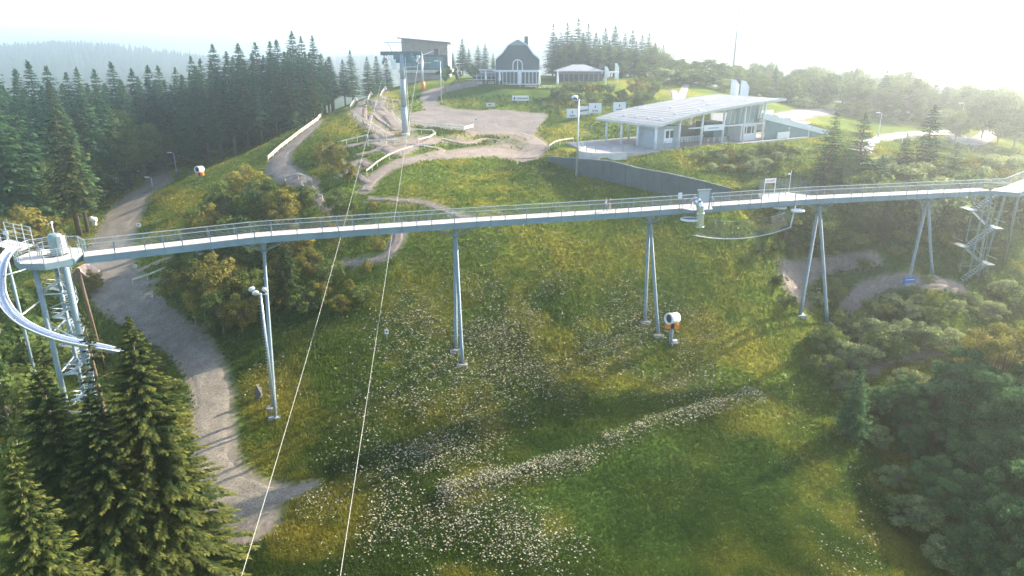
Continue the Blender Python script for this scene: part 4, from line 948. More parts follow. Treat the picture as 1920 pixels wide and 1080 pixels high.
# second mast with orange crash pad
p = at(793, 183); t = thing('padded_mast', p, 'white mast with orange crash padding beside the lift station', 'mast')
zt_ = PY(793,101,183).z
MB().tube([p, (p.x, p.y, zt_)], [.34,.26], 10).build('mast', STEEL_L, t, True); MB().tube([p+Vector((0,0,.05)), p+Vector((0,0,2.0))], .6, 10).build('crash_pad', ORANGE, t, True)
a, b = PY(786,107,183), PY(812,96,183); MB().tube([PY(785,118,183), a, PY(793,103,183), b], .12, 6).build('arm', WHITE, t, True); MB().box(b+Vector((.9,0,-.2)), (1.1,.9,1.5)).build('drive_head', DARK, t)

# ------------------------------------------------------------------ lamps, masts
def lamp(px, py, Y, ptop, lab, kind=0, r=.09):
    p = Gd(px, py) if Y is None else at(px, Y); h = CZ+ray(px, ptop)[2]*p.y/ray(px, ptop)[1]-p.z
    t = thing('street_lamp', p, lab, 'lamp', 'lamp posts on the slope')
    MB().tube([p-Vector((0,0,.3)), p+Vector((0,0,h))], [r*1.5, r*.8], 8).build('post', STEEL_L, t, True)
    MB().tube([p, p+Vector((0,0,.9))], r*1.9, 8).build('base_sleeve', STEEL, t, True)
    if kind == 1:
        MB().bar(p+Vector((-1.1,0,h-.2)), p+Vector((1.,0,h-.2)), .1, .1).build('cross_arm', STEEL_L, t)
        f_ = MB().lathe([(.1,-.35),(.5,-.2),(.55,.25),(.15,.4)], p+Vector((-.7,0,h+.25)), 12).build('floodlight', WHITE, t, True); MB().box(p+Vector((-.7,-.5,h+.15)), (.7,.1,.25)).build('visor', BLACK, f_)
    else:
        MB().bar(p+Vector((0,0,h-.05)), p+Vector((-.9,0,h+.12)), .08, .08).build('bracket', STEEL_L, t); MB().box(p+Vector((-.95,0,h+.1)), (.9,.35,.2)).build('lamp_head', WHITE, t)
lamp(1081,332,None,186,'tall lamp post with round floodlight before the terrace wall',1,.13)
lamp(828,196,None,115,'slender lamp post at the edge of the gravel yard')
lamp(332,328,None,287,'lamp post beside the upper gravel road at the wood edge')
lamp(287,356,None,333,'shorter lamp post at the bend of the gravel road')
lamp(1797,250,188,194,'hazy lamp post beside the far road at the right')
lamp(1646,262,176,212,'hazy thin lamp post behind the spruce pair')
lamp(1690,278,150,250,'short lamp post by the far road behind the single tall spruce')
p = at(1371, 240); t = thing('radio_mast', p, 'very tall thin radio mast fading into the white sky', 'mast'); zt_ = CZ+24
MB().tube([p, (p.x, p.y, zt_)], [.34,.2], 8).build('shaft', mat('mast_grey', (.3,.33,.38), .6), t, True)
for k in range(4): MB().lathe([(.42,-.1),(.42,.1)], (p.x, p.y, p.z+8+k*8), 8).build('joint_collar', STEEL, t)
# floodlight mast with climbing rungs by the first pier
fb = Gd(519, 783); ftop = PY(490,547,fb.y)
t = thing('floodlight_mast', fb, 'grey floodlight mast with climbing rungs standing before the first pier', 'mast')
fl_x = fb+Vector((.06,-.5,0)); top_ = Vector((fl_x.x, fl_x.y, ftop.z))
MB().tube([fl_x-Vector((0,0,.3)), top_], [.16,.11], 10).build('post', STEEL_L, t, True)
MB().lathe([(.36,0),(.36,.08),(.2,.12)], fl_x+Vector((0,0,.2)), 10).build('base_plate', STEEL, t)
for k in range(36): MB().bar(fl_x+Vector((-.1,0,2+k*.36)), fl_x+Vector((-.36,0,2+k*.36)), .035, .035).build('rung', STEEL_L, t) if 2+k*.36 < top_.z-fl_x.z-.4 else None
MB().bar(top_+Vector((-.9,0,-.15)), top_+Vector((.7,0,-.15)), .1, .1).build('cross_arm', STEEL_L, t)
for dx_, dz_, tl in ((-.85,.55,.5),(-.5,.1,.2),(.62,.45,-.3)):
    h_ = MB().lathe([(.08,-.2),(.36,-.05),(.36,.1),(.3,.18)], top_+Vector((dx_,-.1,dz_)), 12, (tl,-.5,-.45)).build('floodlight', WHITE, t, True)
    MB().bar(top_+Vector((dx_,-.05,-.15)), top_+Vector((dx_,-.05,dz_)), .07, .07).build('bracket', WHITE, t)

# ------------------------------------------------------------------ snow guns
def snow_gun(base, s, head_dir, lab, ped=True, m=WHITE):
    t = thing('snow_gun', base, lab, 'snow gun', 'snow guns'); h = 2.2*s if ped else .55*s; up = Vector((0,0,1))
    hd = Vector(head_dir).normalized(); c = base+up*(h+1.35*s)
    if ped:
        MB().tube([base-up*.3, base+up*h], .26*s, 10).build('pedestal', STEEL, t, True); MB().box(base+Vector((.45*s,-.1*s,.16)), (.9*s,.7*s,.14)).build('ground_plate', CONC_L, t); MB().box(base+Vector((.5*s,-.2*s,.42)), (.6*s,.4*s,.3)).build('hydrant_box', WHITE, t)
    else:
        for k in range(3): MB().bar(base+Vector((math.cos(k*2.1)*.9*s, math.sin(k*2.1)*.9*s, .05)), base+up*h, .1*s, .1*s).build('leg', STEEL, t)
    MB().box(base+up*(h+.35*s), (.5*s,.5*s,.75*s)).build('yoke', BLACK, t)
    for sg_ in (-1, 1): MB().box(base+Vector((sg_*.55*s,-.1*s,h+.35*s)), (.6*s,.75*s,.6*s)).build('side_box', ORANGE, t)
    b_ = MB().lathe([(.62*s,-.85*s),(.72*s,-.8*s),(.70*s,.35*s),(.78*s,.55*s),(.74*s,.8*s),(.60*s,.8*s),(.56*s,.5*s)], c, 20, hd).build('barrel', m, t, True)
    MB().lathe([(.56*s,.0),(.56*s,.03)], c+hd*.52*s, 18, hd).build('fan_grille', BLACK, b_)
    MB().lathe([(.2*s,0),(.15*s,.2*s),(.04*s,.28*s)], c+hd*.5*s, 10, hd).build('fan_hub', BLACK, b_)
    MB().lathe([(.60*s,-.02),(.60*s,.02)], c-hd*.86*s, 18, hd).build('intake', BLACK, b_)
    sd_ = hd.cross(up).normalized(); MB().bar(c+sd_*.74*s-hd*.7*s, c+sd_*.74*s+hd*.4*s, .05*s, .12*s).build('stripe', BLACK, b_)
snow_gun(Gd(1257,645), 1.0, (-.82,-.55,.12), 'white barrelled snow gun with orange boxes on a pedestal in the meadow')
snow_gun(Gd(376,334), .95, (-.35,-.92,.1), 'white and orange snow gun standing at the edge of the left wood', False)
p = Gd(178, 428); t = thing('covered_snow_gun', p, 'white covered snow gun on a short post beside the gravel road', 'snow gun')
MB().tube([p, p+Vector((0,0,1.)),], .12, 8).build('post', STEEL, t, True); MB().lathe([(.3,-.8),(.55,-.6),(.6,.3),(.4,.7),(.1,.8)], p+Vector((-.1,0,1.7)), 12, (-1,-.2,.25)).build('cover', WHITE, t, True); MB().box(p+Vector((.15,0,.9)), (.6,.5,.7)).build('cover_skirt', WHITE, t)

# ------------------------------------------------------------------ small signs, banners, stones, hut
def sign(px, py, w_, h_, lab, post=1., tilt=0., m=WHITE):
    p = Gd(px, py); t = thing('sign_board', p, lab, 'sign', 'small signs on the slope')
    MB().bar(p-Vector((0,0,.3)), p+Vector((0,0,post+.2)), .07, .07).build('post', STEEL_L, t); b_ = MB().box(p+Vector((0,-.05,post+h_/2)), (w_, .05, h_), tilt).build('board', m, t)
    MB().box(p+Vector((0,-.085,post+h_*.55)), (w_*.5, .02, h_*.3), tilt).build('mark', PRINT, b_)
sign(367,608,.5,.55,'small white square sign on the dark slope right of the road')
sign(726,640,.5,.6,'small white sign in the meadow beside the right lift rope')
sign(261,428,.8,.6,'white board at the grassy edge right of the gravel road', .3)
sign(286,562,.45,.4,'tiny white sign at the foot of the thicket beside the road', .4)
sign(255,506,.5,.5,'tiny pale sign beside the road under the bridge', .4)
sign(893,232,.45,.7,'small white marker sign on the gravel yard', .5)
def banner(px, py, w_, h_, lab, marks, rz=0., Y=None, lean=0., m=WHITE):
    p = Gd(px, py) if Y is None else at(px, Y); t = thing('banner', p, lab, 'banner', 'sponsor banners')
    ex = Vector((math.cos(rz), math.sin(rz), 0)); ny = Vector((math.sin(rz), -math.cos(rz), 0))
    for k in (-1, 1): MB().bar(p+ex*k*w_*.5+Vector((0,0,-.3)), p+ex*k*w_*.5+Vector((0,0,h_+.5)), .08, .08).build('post', STEEL, t)
    sh = math.tan(lean)*w_
    MB().prism([p-ex*w_*.5+Vector((0,0,.35)), p+ex*w_*.5+Vector((0,0,.35+sh)), p+ex*w_*.5+Vector((0,0,h_+.35+sh)), p-ex*w_*.5+Vector((0,0,h_+.35))], ny*-.05).build('sheet', m, t)
    for (mx, mz, mw, mh) in marks:
        c_ = p+ex*mx*w_+Vector((0,0,.35+mz*h_+sh*(mx+.5)))+ny*.03; MB().box(c_, (mw*w_, .02, mh*h_), rz).build('print_mark', PRINT, t)
emb = [(0,.62,.07,.26)]+[(-.2+.1*k,.22,.06,.14) for k in range(5)]
wordm = [(-.36+.12*k,.42+.02*k,.085,.2) for k in range(7)]
banner(1073,224,2.9,2.0,'white banner with small emblem, leftmost of the fence banners', emb, .25)
banner(1094.5,218,2.9,1.9,'white banner with a bold dark word, second of the fence banners', wordm, .25)
banner(1115.5,215,3.2,2.2,'white banner with dark emblem, third of the fence banners', emb, .25)
banner(1161,212,3.2,2.1,'white banner with emblem standing apart near the curved roof', emb, .25)
banner(976,192,4.1,1.2,'long white banner with lettering on the grassy bank below the house', [(-.36,.5,.09,.5)]+[(-.2+.085*k,.45,.055,.3) for k in range(8)])
banner(920,203,2.2,.9,'small pale banner low on the grassy bank', [(-.1,.5,.3,.3)], 0., None, 0., CONC_L)
p = Gd(484, 752); t = MB(); t.prism([p+Vector((-.35,0,-.3)), p+Vector((.3,0,-.3)), p+Vector((.42,.05,.9)), p+Vector((.0,.05,1.9)), p+Vector((-.32,.0,1.1))], (.1,.35,.05)).prism([p+Vector((-.42,-.1,-.3)), p+Vector((.1,-.12,-.3)), p+Vector((-.05,-.02,.8)), p+Vector((-.3,-.02,.7))], (.0,.2,0))
tag(t.build('marker_stone', STONE), 'dark upright pointed stone beside the first pier foot', 'stone')
# hut under the tower
p = Gd(155, 545); t = thing('timber_hut', p, 'small wooden hut with pitched roof beside the road behind the stair tower', 'hut')
MB().box(p+Vector((0,1.2,1.1)), (2.2,2.4,2.6)).build('wall', WOODB, t)
for s_ in (-1, 1): MB().prism([p+Vector((s_*1.5,-.4,2.1)), p+Vector((0,-.4,3.6)), p+Vector((0,-.4,3.75)), p+Vector((s_*1.5,-.4,2.27))], (0,3.4,0)).build('roof_slope', mat('hut_roof', (.55,.38,.30), .8), t)
MB().box(p+Vector((.1,-.04,.9)), (.9,.08,1.9)).build('door', BLACK, t); MB().prism([p+Vector((-1.1,0,2.4)), p+Vector((1.1,0,2.4)), p+Vector((0,0,3.5))], (0,.1,0)).build('gable', mat('hut_gable', (.42,.28,.20), .8), t)
# parked vehicle in the wood edge
p = at(243, 172); t = thing('parked_van', p, 'pale van parked in the shade at the edge of the left wood', 'van')
MB().prism([p+Vector((-2,0,.45)), p+Vector((2.1,0,.45)), p+Vector((2.15,0,1.0)), p+Vector((1.3,0,1.2)), p+Vector((.8,0,1.95)), p+Vector((-1.9,0,2.0)), p+Vector((-2.05,0,1.2))], (0,1.8,0)).build('body', WHITE, t)
for x_ in (-1.3, 1.35):
    for y_ in (-.05, 1.65): 
        w_ = MB().lathe([(.34,-.0),(.34,.2)], p+Vector((x_,y_,.36)), 14, (0,1,0)).build('wheel', BLACK, t, True); MB().lathe([(.18,-.02),(.18,.0)], p+Vector((x_,y_-.01 if y_ < 0 else y_+.22,.36)), 10, (0,1,0)).build('rim', STEEL_L, w_)
MB().prism([p+Vector((-1.6,-.02,1.25)), p+Vector((1.05,-.02,1.25)), p+Vector((.72,-.02,1.8)), p+Vector((-1.6,-.02,1.82))], (0,.02,0)).build('window', GLASS, t); MB().prism([p+Vector((1.3,.15,1.24)), p+Vector((1.3,1.65,1.24)), p+Vector((.86,1.6,1.9)), p+Vector((.86,.2,1.9))], (.04,0,.03)).build('windscreen', GLASS, t)
for y_ in (.25, 1.5): MB().box(p+Vector((2.15,y_,.8)), (.06,.3,.2)).build('headlight', STEEL_L, t)
# blue mat
p = Gd(1703, 533); t = thing('blue_crash_mat', p, 'small blue crash mat at a pier foot beside the trail bend', 'mat'); MB().box(p+Vector((0,0,.55)), (1.9,.35,1.1), .2).build('pad', BLUE, t); MB().box(p+Vector((0,-.2,.75)), (1.5,.03,.08), .2).build('strap', WHITE, t)

# ------------------------------------------------------------------ wooden barriers along the bike trails
BAR = [([(503,302),(530,278),(556,258),(578,242),(597,228),(640,200)], 2, 'double pale rail barrier along the outer edge of the left trail'),
 ([(657,207),(664,196),(690,176),(712,164),(747,154)], 1, 'pale rail barrier round the outer bend of the upper trail'),
 ([(747,158),(712,168),(694,184),(690,194),(705,198),(738,204)], 1, 'pale rail barrier along the inner edge of the upper trail'),
 ([(750,196),(722,193),(713,187),(722,172),(740,161),(754,157)], 1, 'pale rail barrier round the golden grass patch behind the lift tower'),
 ([(772,236),(800,240),(835,244),(870,247),(888,242)], 2, 'double pale rail barrier crossing the yard right of the lift tower'),
 ([(768,252),(790,252),(812,253),(817,259),(806,266),(785,271),(740,273),(690,274)], 1, 'pale hairpin barrier below the lift tower foot'),
 ([(688,330),(708,314),(730,300),(752,291),(775,284),(817,279)], 1, 'pale barrier along the curved trail below the hairpin'),
 ([(602,292),(622,280),(650,272),(690,262)], 1, 'pale barrier above the yellow trees of the thicket'),
 ([(664,222),(690,236),(712,250),(725,262)], 1, 'pale barrier on the steep worn bank left of the lift tower'),
 ([(735,216),(742,228),(752,238)], 1, 'short pale barrier beside the lift tower mast'),
 ([(912,240),(938,241)], 1, 'short pale rail on the far side of the yard'),
 ([(572,362),(566,352),(575,345)], 1, 'short pale barrier at the trail bend beside the thicket'),
 ([(575,370),(605,378)], 1, 'short white rail across the trail inside the thicket'),
 ([(535,340),(560,335),(585,345)], 1, 'thin rail along the inner bend of the left trail'),
 ([(975,258),(990,264)], 1, 'short pale beam lying at the right trail berm'),
 ([(250,536),(330,505),(400,478)], 1, 'thin pale tape line crossing the road towards the thicket'),
 ([(1030,282),(1050,272),(1075,268)], 1, 'pale rail at the rounded terrace end')]
for pix, nr, lab in BAR:
    pts = [Gd(*q) for q in pix]; t = thing('trail_barrier', pts[0], lab, 'barrier', 'barriers along the bike trails')
    for a, b in zip(pts[:-1], pts[1:]):
        n_ = max(1, round((b-a).length/2.4))
        for i in range(n_):
            p, q = a.lerp(b, i/n_), a.lerp(b, (i+1)/n_); p.z = float(H(p.x, p.y)); q.z = float(H(q.x, q.y))
            for r_ in range(nr): MB().bar(p+Vector((0,0,.95-.42*r_)), q+Vector((0,0,.98-.42*r_)), .08, .24).build('rail', RAILW, t)
            MB().bar(p-Vector((0,0,.3)), p+Vector((0,0,1.02)), .1, .1).build('post', RAILW, t)
    e_ = pts[-1]; MB().bar(e_-Vector((0,0,.3)), e_+Vector((0,0,1.02)), .1, .1).build('post', RAILW, t)

# ------------------------------------------------------------------ trees
def cards(base, dirv, nrm, ln, wd, fold=.15):
    d = dirv/np.linalg.norm(dirv, axis=1, keepdims=True); s = np.cross(d, nrm); s /= np.linalg.norm(s, axis=1, keepdims=True)+1e-9; u = np.cross(s, d)
    m = base + d*ln[:, None]*.45 - u*(ln*fold)[:, None]
    V = np.stack([base, m+s*wd[:, None]*.5+u*(ln*fold*1.4)[:, None], base+d*ln[:, None], m-s*wd[:, None]*.5+u*(ln*fold*1.4)[:, None]], 1)
    return V.reshape(-1, 3)
def leaf_mesh(name, V, tint, m, tri=None):
    me = bpy.data.meshes.new(name); nq = len(V)//4
    set_mesh(me, V, np.arange(nq*4).reshape(-1, 4))
    a = me.attributes.new('tint', 'FLOAT', 'POINT'); a.data.foreach_set('value', np.repeat(tint, 4).astype(np.float32)); me.materials.append(m); return me
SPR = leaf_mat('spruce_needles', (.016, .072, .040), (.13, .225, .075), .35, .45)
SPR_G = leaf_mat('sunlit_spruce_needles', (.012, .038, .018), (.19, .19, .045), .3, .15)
LEAF = leaf_mat('broad_leaves', (.055, .11, .030), (.27, .31, .085), .5, .35)
LEAF_Y = leaf_mat('golden_leaves', (.095, .11, .025), (.45, .38, .085), .45, .25)
LEAF_P = leaf_mat('sunlit_pale_leaves', (.16, .22, .085), (.52, .54, .25), .55, .25)  # sunlight on the bushes put into a paler leaf colour
LEAF_D = leaf_mat('dark_broad_leaves', (.024, .085, .036), (.18, .30, .11), .45, .45)
def spruce(seed, h=20., R=3.2, whorls=34, per=9, spr=9, bare=.12, thin=0., size=1., droop=.35, needle=SPR, name='spruce'):
    r = np.random.RandomState(seed)
    B, D, N_, L_, W_, T_ = [], [], [], [], [], []
    mbt = MB(); sway = r.uniform(-.2, .2, 2)
    mbt.tube([(0,0,-.4), (sway[0]*.3, sway[1]*.3, h*.35), (sway[0]*.4, sway[1]*.1, h*.7), (0, 0, h*.985)], [h*.014+.03, h*.011+.02, h*.006+.01, .01], 7)
    for w in range(whorls):
        t = (w+r.uniform(-.3, .3))/(whorls-1); t = min(max(t, 0), 1); z = h*(bare+(1-bare)*t**.92)
        Lm = R*((1-t)**.85)*(.55+.45*min(1, t*5+.35)) + .12
        nb = max(4, int(per*(1-.45*t)))
        a0 = r.rand()*6.28
        for b in range(nb):
            if r.rand() < thin: continue
            a = a0+b*6.283/nb+r.uniform(-.25, .25); Lb = Lm*r.uniform(.62, 1.18); zz = z+r.uniform(-.25, .25)*h/whorls
            up0 = .15+.5*t; ca, sa = math.cos(a), math.sin(a)
            ns = max(3, int(spr*(.4+.6*Lb/R)))
            s = (np.arange(ns)+r.rand(ns)*.7)/ns; s = .12+.88*s
            rad = s*Lb; zo = Lb*(up0*s - droop*1.4*s**2 + droop*.55*s**3)
            c = np.stack([ca*rad, sa*rad, zz+zo], 1); side = np.where(np.arange(ns) % 2 == 0, 1., -1.)*r.uniform(.4, 1., ns)
            side[-1] = 0
            dv = np.stack([ca*(.8)-sa*side, sa*.8+ca*side, -.28-.25*r.rand(ns)], 1)
            ln = size*(.45+.5*(1-s)*1.1)*Lb**.6*r.uniform(.7, 1.2, ns)*.62+.12
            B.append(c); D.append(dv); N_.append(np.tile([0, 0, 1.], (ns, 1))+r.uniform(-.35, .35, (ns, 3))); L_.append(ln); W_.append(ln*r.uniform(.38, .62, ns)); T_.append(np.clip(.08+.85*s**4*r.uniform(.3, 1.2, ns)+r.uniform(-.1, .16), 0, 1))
            # hanging twigs
            k = ns//2; c2 = c[r.choice(ns, k)]+r.uniform(-.1, .1, (k, 3)); B.append(c2); D.append(np.stack([r.uniform(-.4, .4, k)+ca*.3, r.uniform(-.4, .4, k)+sa*.3, -np.ones(k)], 1)); N_.append(np.stack([np.full(k, ca), np.full(k, sa), np.zeros(k)+.1], 1)+r.uniform(-.3, .3, (k, 3)))
            l2 = size*r.uniform(.22, .5, k)*(.5+.5*Lb/R); L_.append(l2); W_.append(l2*.45); T_.append(r.uniform(.02, .35, k))
            if thin > .2 or (w % 5 == 0 and b % 3 == 0): mbt.tube([(0,0,zz), tuple(c[ns//2]), tuple(c[-1])], [.03+.004*Lb, .02, .008], 3, False)
    k = 26; tt = r.rand(k); B.append(np.stack([r.uniform(-.05,.05,k), r.uniform(-.05,.05,k), h*(.93+.07*tt)], 1)); an = r.rand(k)*6.28; D.append(np.stack([np.cos(an)*.5, np.sin(an)*.5, .5+tt*.8], 1)); N_.append(r.uniform(-1,1,(k,3))+[0,0,.6]); L_.append(size*(.3+.25*(1-tt))*h/20+.06); W_.append(L_[-1]*.45); T_.append(r.uniform(.2,.7,k))
    V = cards(*[np.concatenate(q) for q in (B, D, N_, L_, W_)])
    return mbt, leaf_mesh(name+'_crown', V, np.concatenate(T_), needle), h
def broad(seed, h=8., R=3., clumps=26, leaves=170, trunk=.25, size=.3, needle=LEAF, multi=1, name='tree', flat=1., cr0=.17, cr1=.33):
    r = np.random.RandomState(seed); mbt = MB(); th = h*trunk
    cs = []
    for i in range(clumps):
        while True:
            p = r.uniform(-1, 1, 3)
            if .25 < np.linalg.norm(p) < 1: break
        p = p/np.linalg.norm(p)*r.uniform(.5, 1.)
        f = 1-.25*max(0, p[2]); p = np.array([p[0]*R*f, p[1]*R*f, th+(h-th)*(.5+.5*p[2]*.86)]); cs.append(p)
    cs = np.array(cs); r0 = .012*h+.03
    stems = [(r.uniform(-.5,.5)*R*.3*(multi > 1), r.uniform(-.5,.5)*R*.3*(multi > 1)) for _ in range(multi)]
    for sx, sy in stems: mbt.tube([(sx*.3, sy*.3, -.35), (sx*.6, sy*.6, th*.7), (sx+r.uniform(-.2,.2), sy+r.uniform(-.2,.2), h*.55), (sx*1.2, sy*1.2, h*.86)], [r0, r0*.85, r0*.45, .015], 7)
    for i, c in enumerate(cs):
        sx, sy = stems[i % multi]; st_ = np.array([sx, sy, th*.6+(c[2]-th*.6)*.35])
        mbt.tube([st_, (st_+c)/2+[0,0,.1*R], c], [r0*.38, r0*.22, .012], 4, False)
    B, D, N_, L_, W_, T_ = [], [], [], [], [], []
    for c in cs:
        n_ = int(leaves*r.uniform(.7, 1.3)); cr = R*r.uniform(cr0, cr1)
        p = r.normal(size=(n_, 3)); p /= np.linalg.norm(p, axis=1, keepdims=True); q = p*(cr*r.uniform(.25, 1.05, n_)**.6)[:, None]*[1, 1, .8*flat]
        B.append(c+q); w_ = r.uniform(-1, 1, (n_, 3)); D.append(w_-(w_*p).sum(1, keepdims=True)*p+p*.15+[0, 0, -.15]); N_.append(p+r.uniform(-.45, .45, (n_, 3))+[0, 0, .25]); ln = size*r.uniform(.6, 1.35, n_); L_.append(ln); W_.append(ln*r.uniform(.45, .75, n_))
        T_.append(np.clip(.45+r.uniform(-.28, .28)+r.uniform(-.22, .22, n_), 0, 1))
    V = cards(*[np.concatenate(q) for q in (B, D, N_, L_, W_)], fold=.08)
    V[:, 2] = np.maximum(V[:, 2], .02)
    return mbt, leaf_mesh(name+'_crown', V, np.concatenate(T_), needle), h
def proto(gen, bark):
    mbt, crown, h = gen
    me = bpy.data.meshes.new('trunk'); me.from_pydata([tuple(v) for v in mbt.v], [], mbt.f); me.polygons.foreach_set('use_smooth', [True]*len(me.polygons)); me.materials.append(bark)
    return me, crown, h
TREEN = [0]; rt_ = random.Random(5)
def plant(pr, loc, h, name, label, cat='tree', group=None, wide=1., rot=None):
    me, crown, ph = pr; o = bpy.data.objects.new(name, None); COL.objects.link(o); o.location = loc; o.rotation_euler = (0, 0, rt_.uniform(0, 6.28) if rot is None else rot)
    s = h/ph; o.scale = (s*wide, s*wide, s); tag(o, label, cat, group)
    for nm, d in (('trunk', me), ('crown', crown)):
        c = bpy.data.objects.new(nm, d); COL.objects.link(c); c.parent = o
    TREEN[0] += 1; return o
def hgt(loc, px, py):                                       # height of a thing at loc whose top shows at picture row py
    d = ray(px, py); return CZ+d[2]*loc.y/d[1]-loc.z

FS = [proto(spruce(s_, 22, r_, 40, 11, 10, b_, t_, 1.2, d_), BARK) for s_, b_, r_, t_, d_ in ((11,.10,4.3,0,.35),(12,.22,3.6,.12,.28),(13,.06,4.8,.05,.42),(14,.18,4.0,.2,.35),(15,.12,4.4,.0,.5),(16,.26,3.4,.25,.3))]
FS_low = [proto(spruce(s_, 14, 3.0, 28, 9, 8, .05), BARK) for s_ in (21, 22)]
FS_gold = proto(spruce(31, 22, 3.4, 36, 10, 9, .2, 0, 1., .4, SPR_G), BARK)
SH = [proto(broad(s_, 4., 2.2, 34, 120, .04, .25, LEAF, 3), BARK_L) for s_ in (41, 42, 43)]
SHP = [proto(broad(s_, 4.5, 2.3, 34, 120, .04, .26, LEAF_P, 3), BARK_L) for s_ in (46, 47)]
SHY = [proto(broad(s_, 5., 2.3, 34, 120, .05, .25, LEAF_Y, 3), BARK_L) for s_ in (44, 45)]
BT = [proto(broad(s_, 10., 3.8, 54, 130, .10, .36, LEAF, 1), BARK_L) for s_ in (51, 52, 53)]
BTY = [proto(broad(s_, 8., 2.8, 46, 130, .08, .3, LEAF_Y, 1), BARK_L) for s_ in (54, 55)]
BTD = [proto(broad(s_, 11., 4.4, 70, 300, .14, .27, LEAF_D, 1, 'tree', .75, .14, .25), BARK) for s_ in (61, 62, 63)]
BTE = proto(broad(64, 12., 4.6, 70, 300, .14, .27, LEAF_Y, 1, 'tree', .75, .14, .25), BARK)

rr = random.Random(3)
# --- dense wood on the left: measured tops first, then the trees between and behind them
tops = [(0,133,150),(39,109,158),(78,130,165),(104,115,162),(131,126,170),(163,137,172),(181,128,175),(211,131,178),(243,117,176),(276,130,180),(305,124,178),(322,124,186),(352,128,186),(383,107,180),(398,111,186),(424,85,176),(446,98,182),(468,83,178),
        (498,81,176),(524,79,180),(535,75,186),(563,60,180),(578,70,186),(598,68,182),(626,107,192),(648,112,205),(663,95,212),(693,107,220),(710,105,226),(728,108,232),(20,150,140),(60,170,138)]
lab_w = 'dark green spruce in the dense wood left of the trail'
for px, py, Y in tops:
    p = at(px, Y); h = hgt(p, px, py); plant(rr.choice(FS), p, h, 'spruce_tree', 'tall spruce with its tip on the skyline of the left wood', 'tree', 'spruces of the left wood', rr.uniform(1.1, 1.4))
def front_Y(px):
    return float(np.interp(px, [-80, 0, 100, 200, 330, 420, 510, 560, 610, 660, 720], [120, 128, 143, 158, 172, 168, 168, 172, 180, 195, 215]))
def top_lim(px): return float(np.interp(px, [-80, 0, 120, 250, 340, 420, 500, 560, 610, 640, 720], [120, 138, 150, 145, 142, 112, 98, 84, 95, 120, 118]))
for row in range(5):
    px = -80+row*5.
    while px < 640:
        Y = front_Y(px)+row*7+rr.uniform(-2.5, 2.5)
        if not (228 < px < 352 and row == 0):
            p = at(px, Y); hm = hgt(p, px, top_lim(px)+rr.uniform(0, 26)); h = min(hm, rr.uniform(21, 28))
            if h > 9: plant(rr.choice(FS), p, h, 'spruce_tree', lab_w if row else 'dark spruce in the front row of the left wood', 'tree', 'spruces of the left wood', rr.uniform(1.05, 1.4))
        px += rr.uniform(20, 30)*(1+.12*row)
p = at(150, 130); plant(FS_gold, p, hgt(p, 120, 165), 'spruce_tree', 'sunlit spruce with bare lower trunk at the front edge of the left wood', 'tree', None, 1.25, .5)
p = at(165, 132); plant(FS[1], p, hgt(p, 165, 205), 'spruce_tree', 'spruce with bare pale trunk right beside the sunlit edge spruce', 'tree', None, 1.)
p = at(36, 126); plant(FS[3], p, hgt(p, 18, 165), 'spruce_tree', 'tall spruce with long bare trunk near the left picture edge', 'tree', None, 1.2)
for px, Y, py in ((590,174,118),(572,173,130),(552,170,140)):
    p = at(px, Y); plant(FS_gold, p, hgt(p, px, py), 'spruce_tree', 'sunlit yellowish spruce at the right edge of the left wood', 'tree', 'sunlit edge spruces', 1.)
for px, Y, py in ((222,160,215),(245,164,205),(272,168,222),(205,157,240),(300,172,228),(90,138,300),(120,140,320)):
    p = at(px, Y); plant(rr.choice(BT), p, max(4, hgt(p, px, py)), 'deciduous_tree', 'soft green leafy tree at the foot of the left wood', 'tree', 'leafy trees edging the left wood', 1.1)
# --- foreground spruces, bottom left
NS = [proto(spruce(71, 26, 6.3, 60, 17, 54, .03, .06, .47, .42, SPR_G), BARK), proto(spruce(72, 26, 3.4, 44, 9, 22, .1, .4, .62, .45, SPR_G), BARK), proto(spruce(73, 24, 5.6, 54, 15, 44, .03, .08, .48, .42, SPR_G), BARK)]
for pr, px, py, Y, lab, w_ in ((NS[0], 240, 597, 48, 'full tapering spruce in the foreground with its tip over the road', 1.),
        (NS[1], 152, 578, 50.5, 'thin sparse spruce with bare trunk showing in front of the slide', 1.),
        (NS[2], 72, 688, 46, 'broad dark spruce at the lower left in front of the stair tower', 1.25),
        (NS[2], 20, 850, 33, 'nearest spruce with golden branches in the bottom left corner', .9),
        (NS[2], 165, 735, 45.5, 'low spruce between the broad dark spruce and the full one', 1.2)):
    p = at(px, Y); q = ray(px, py); X = q[0]/q[1]*Y; p = Vector((X, Y, float(H(X, Y)))); plant(pr, p, hgt(p, px, py), 'spruce_tree', lab, 'tree', 'foreground spruces', w_)
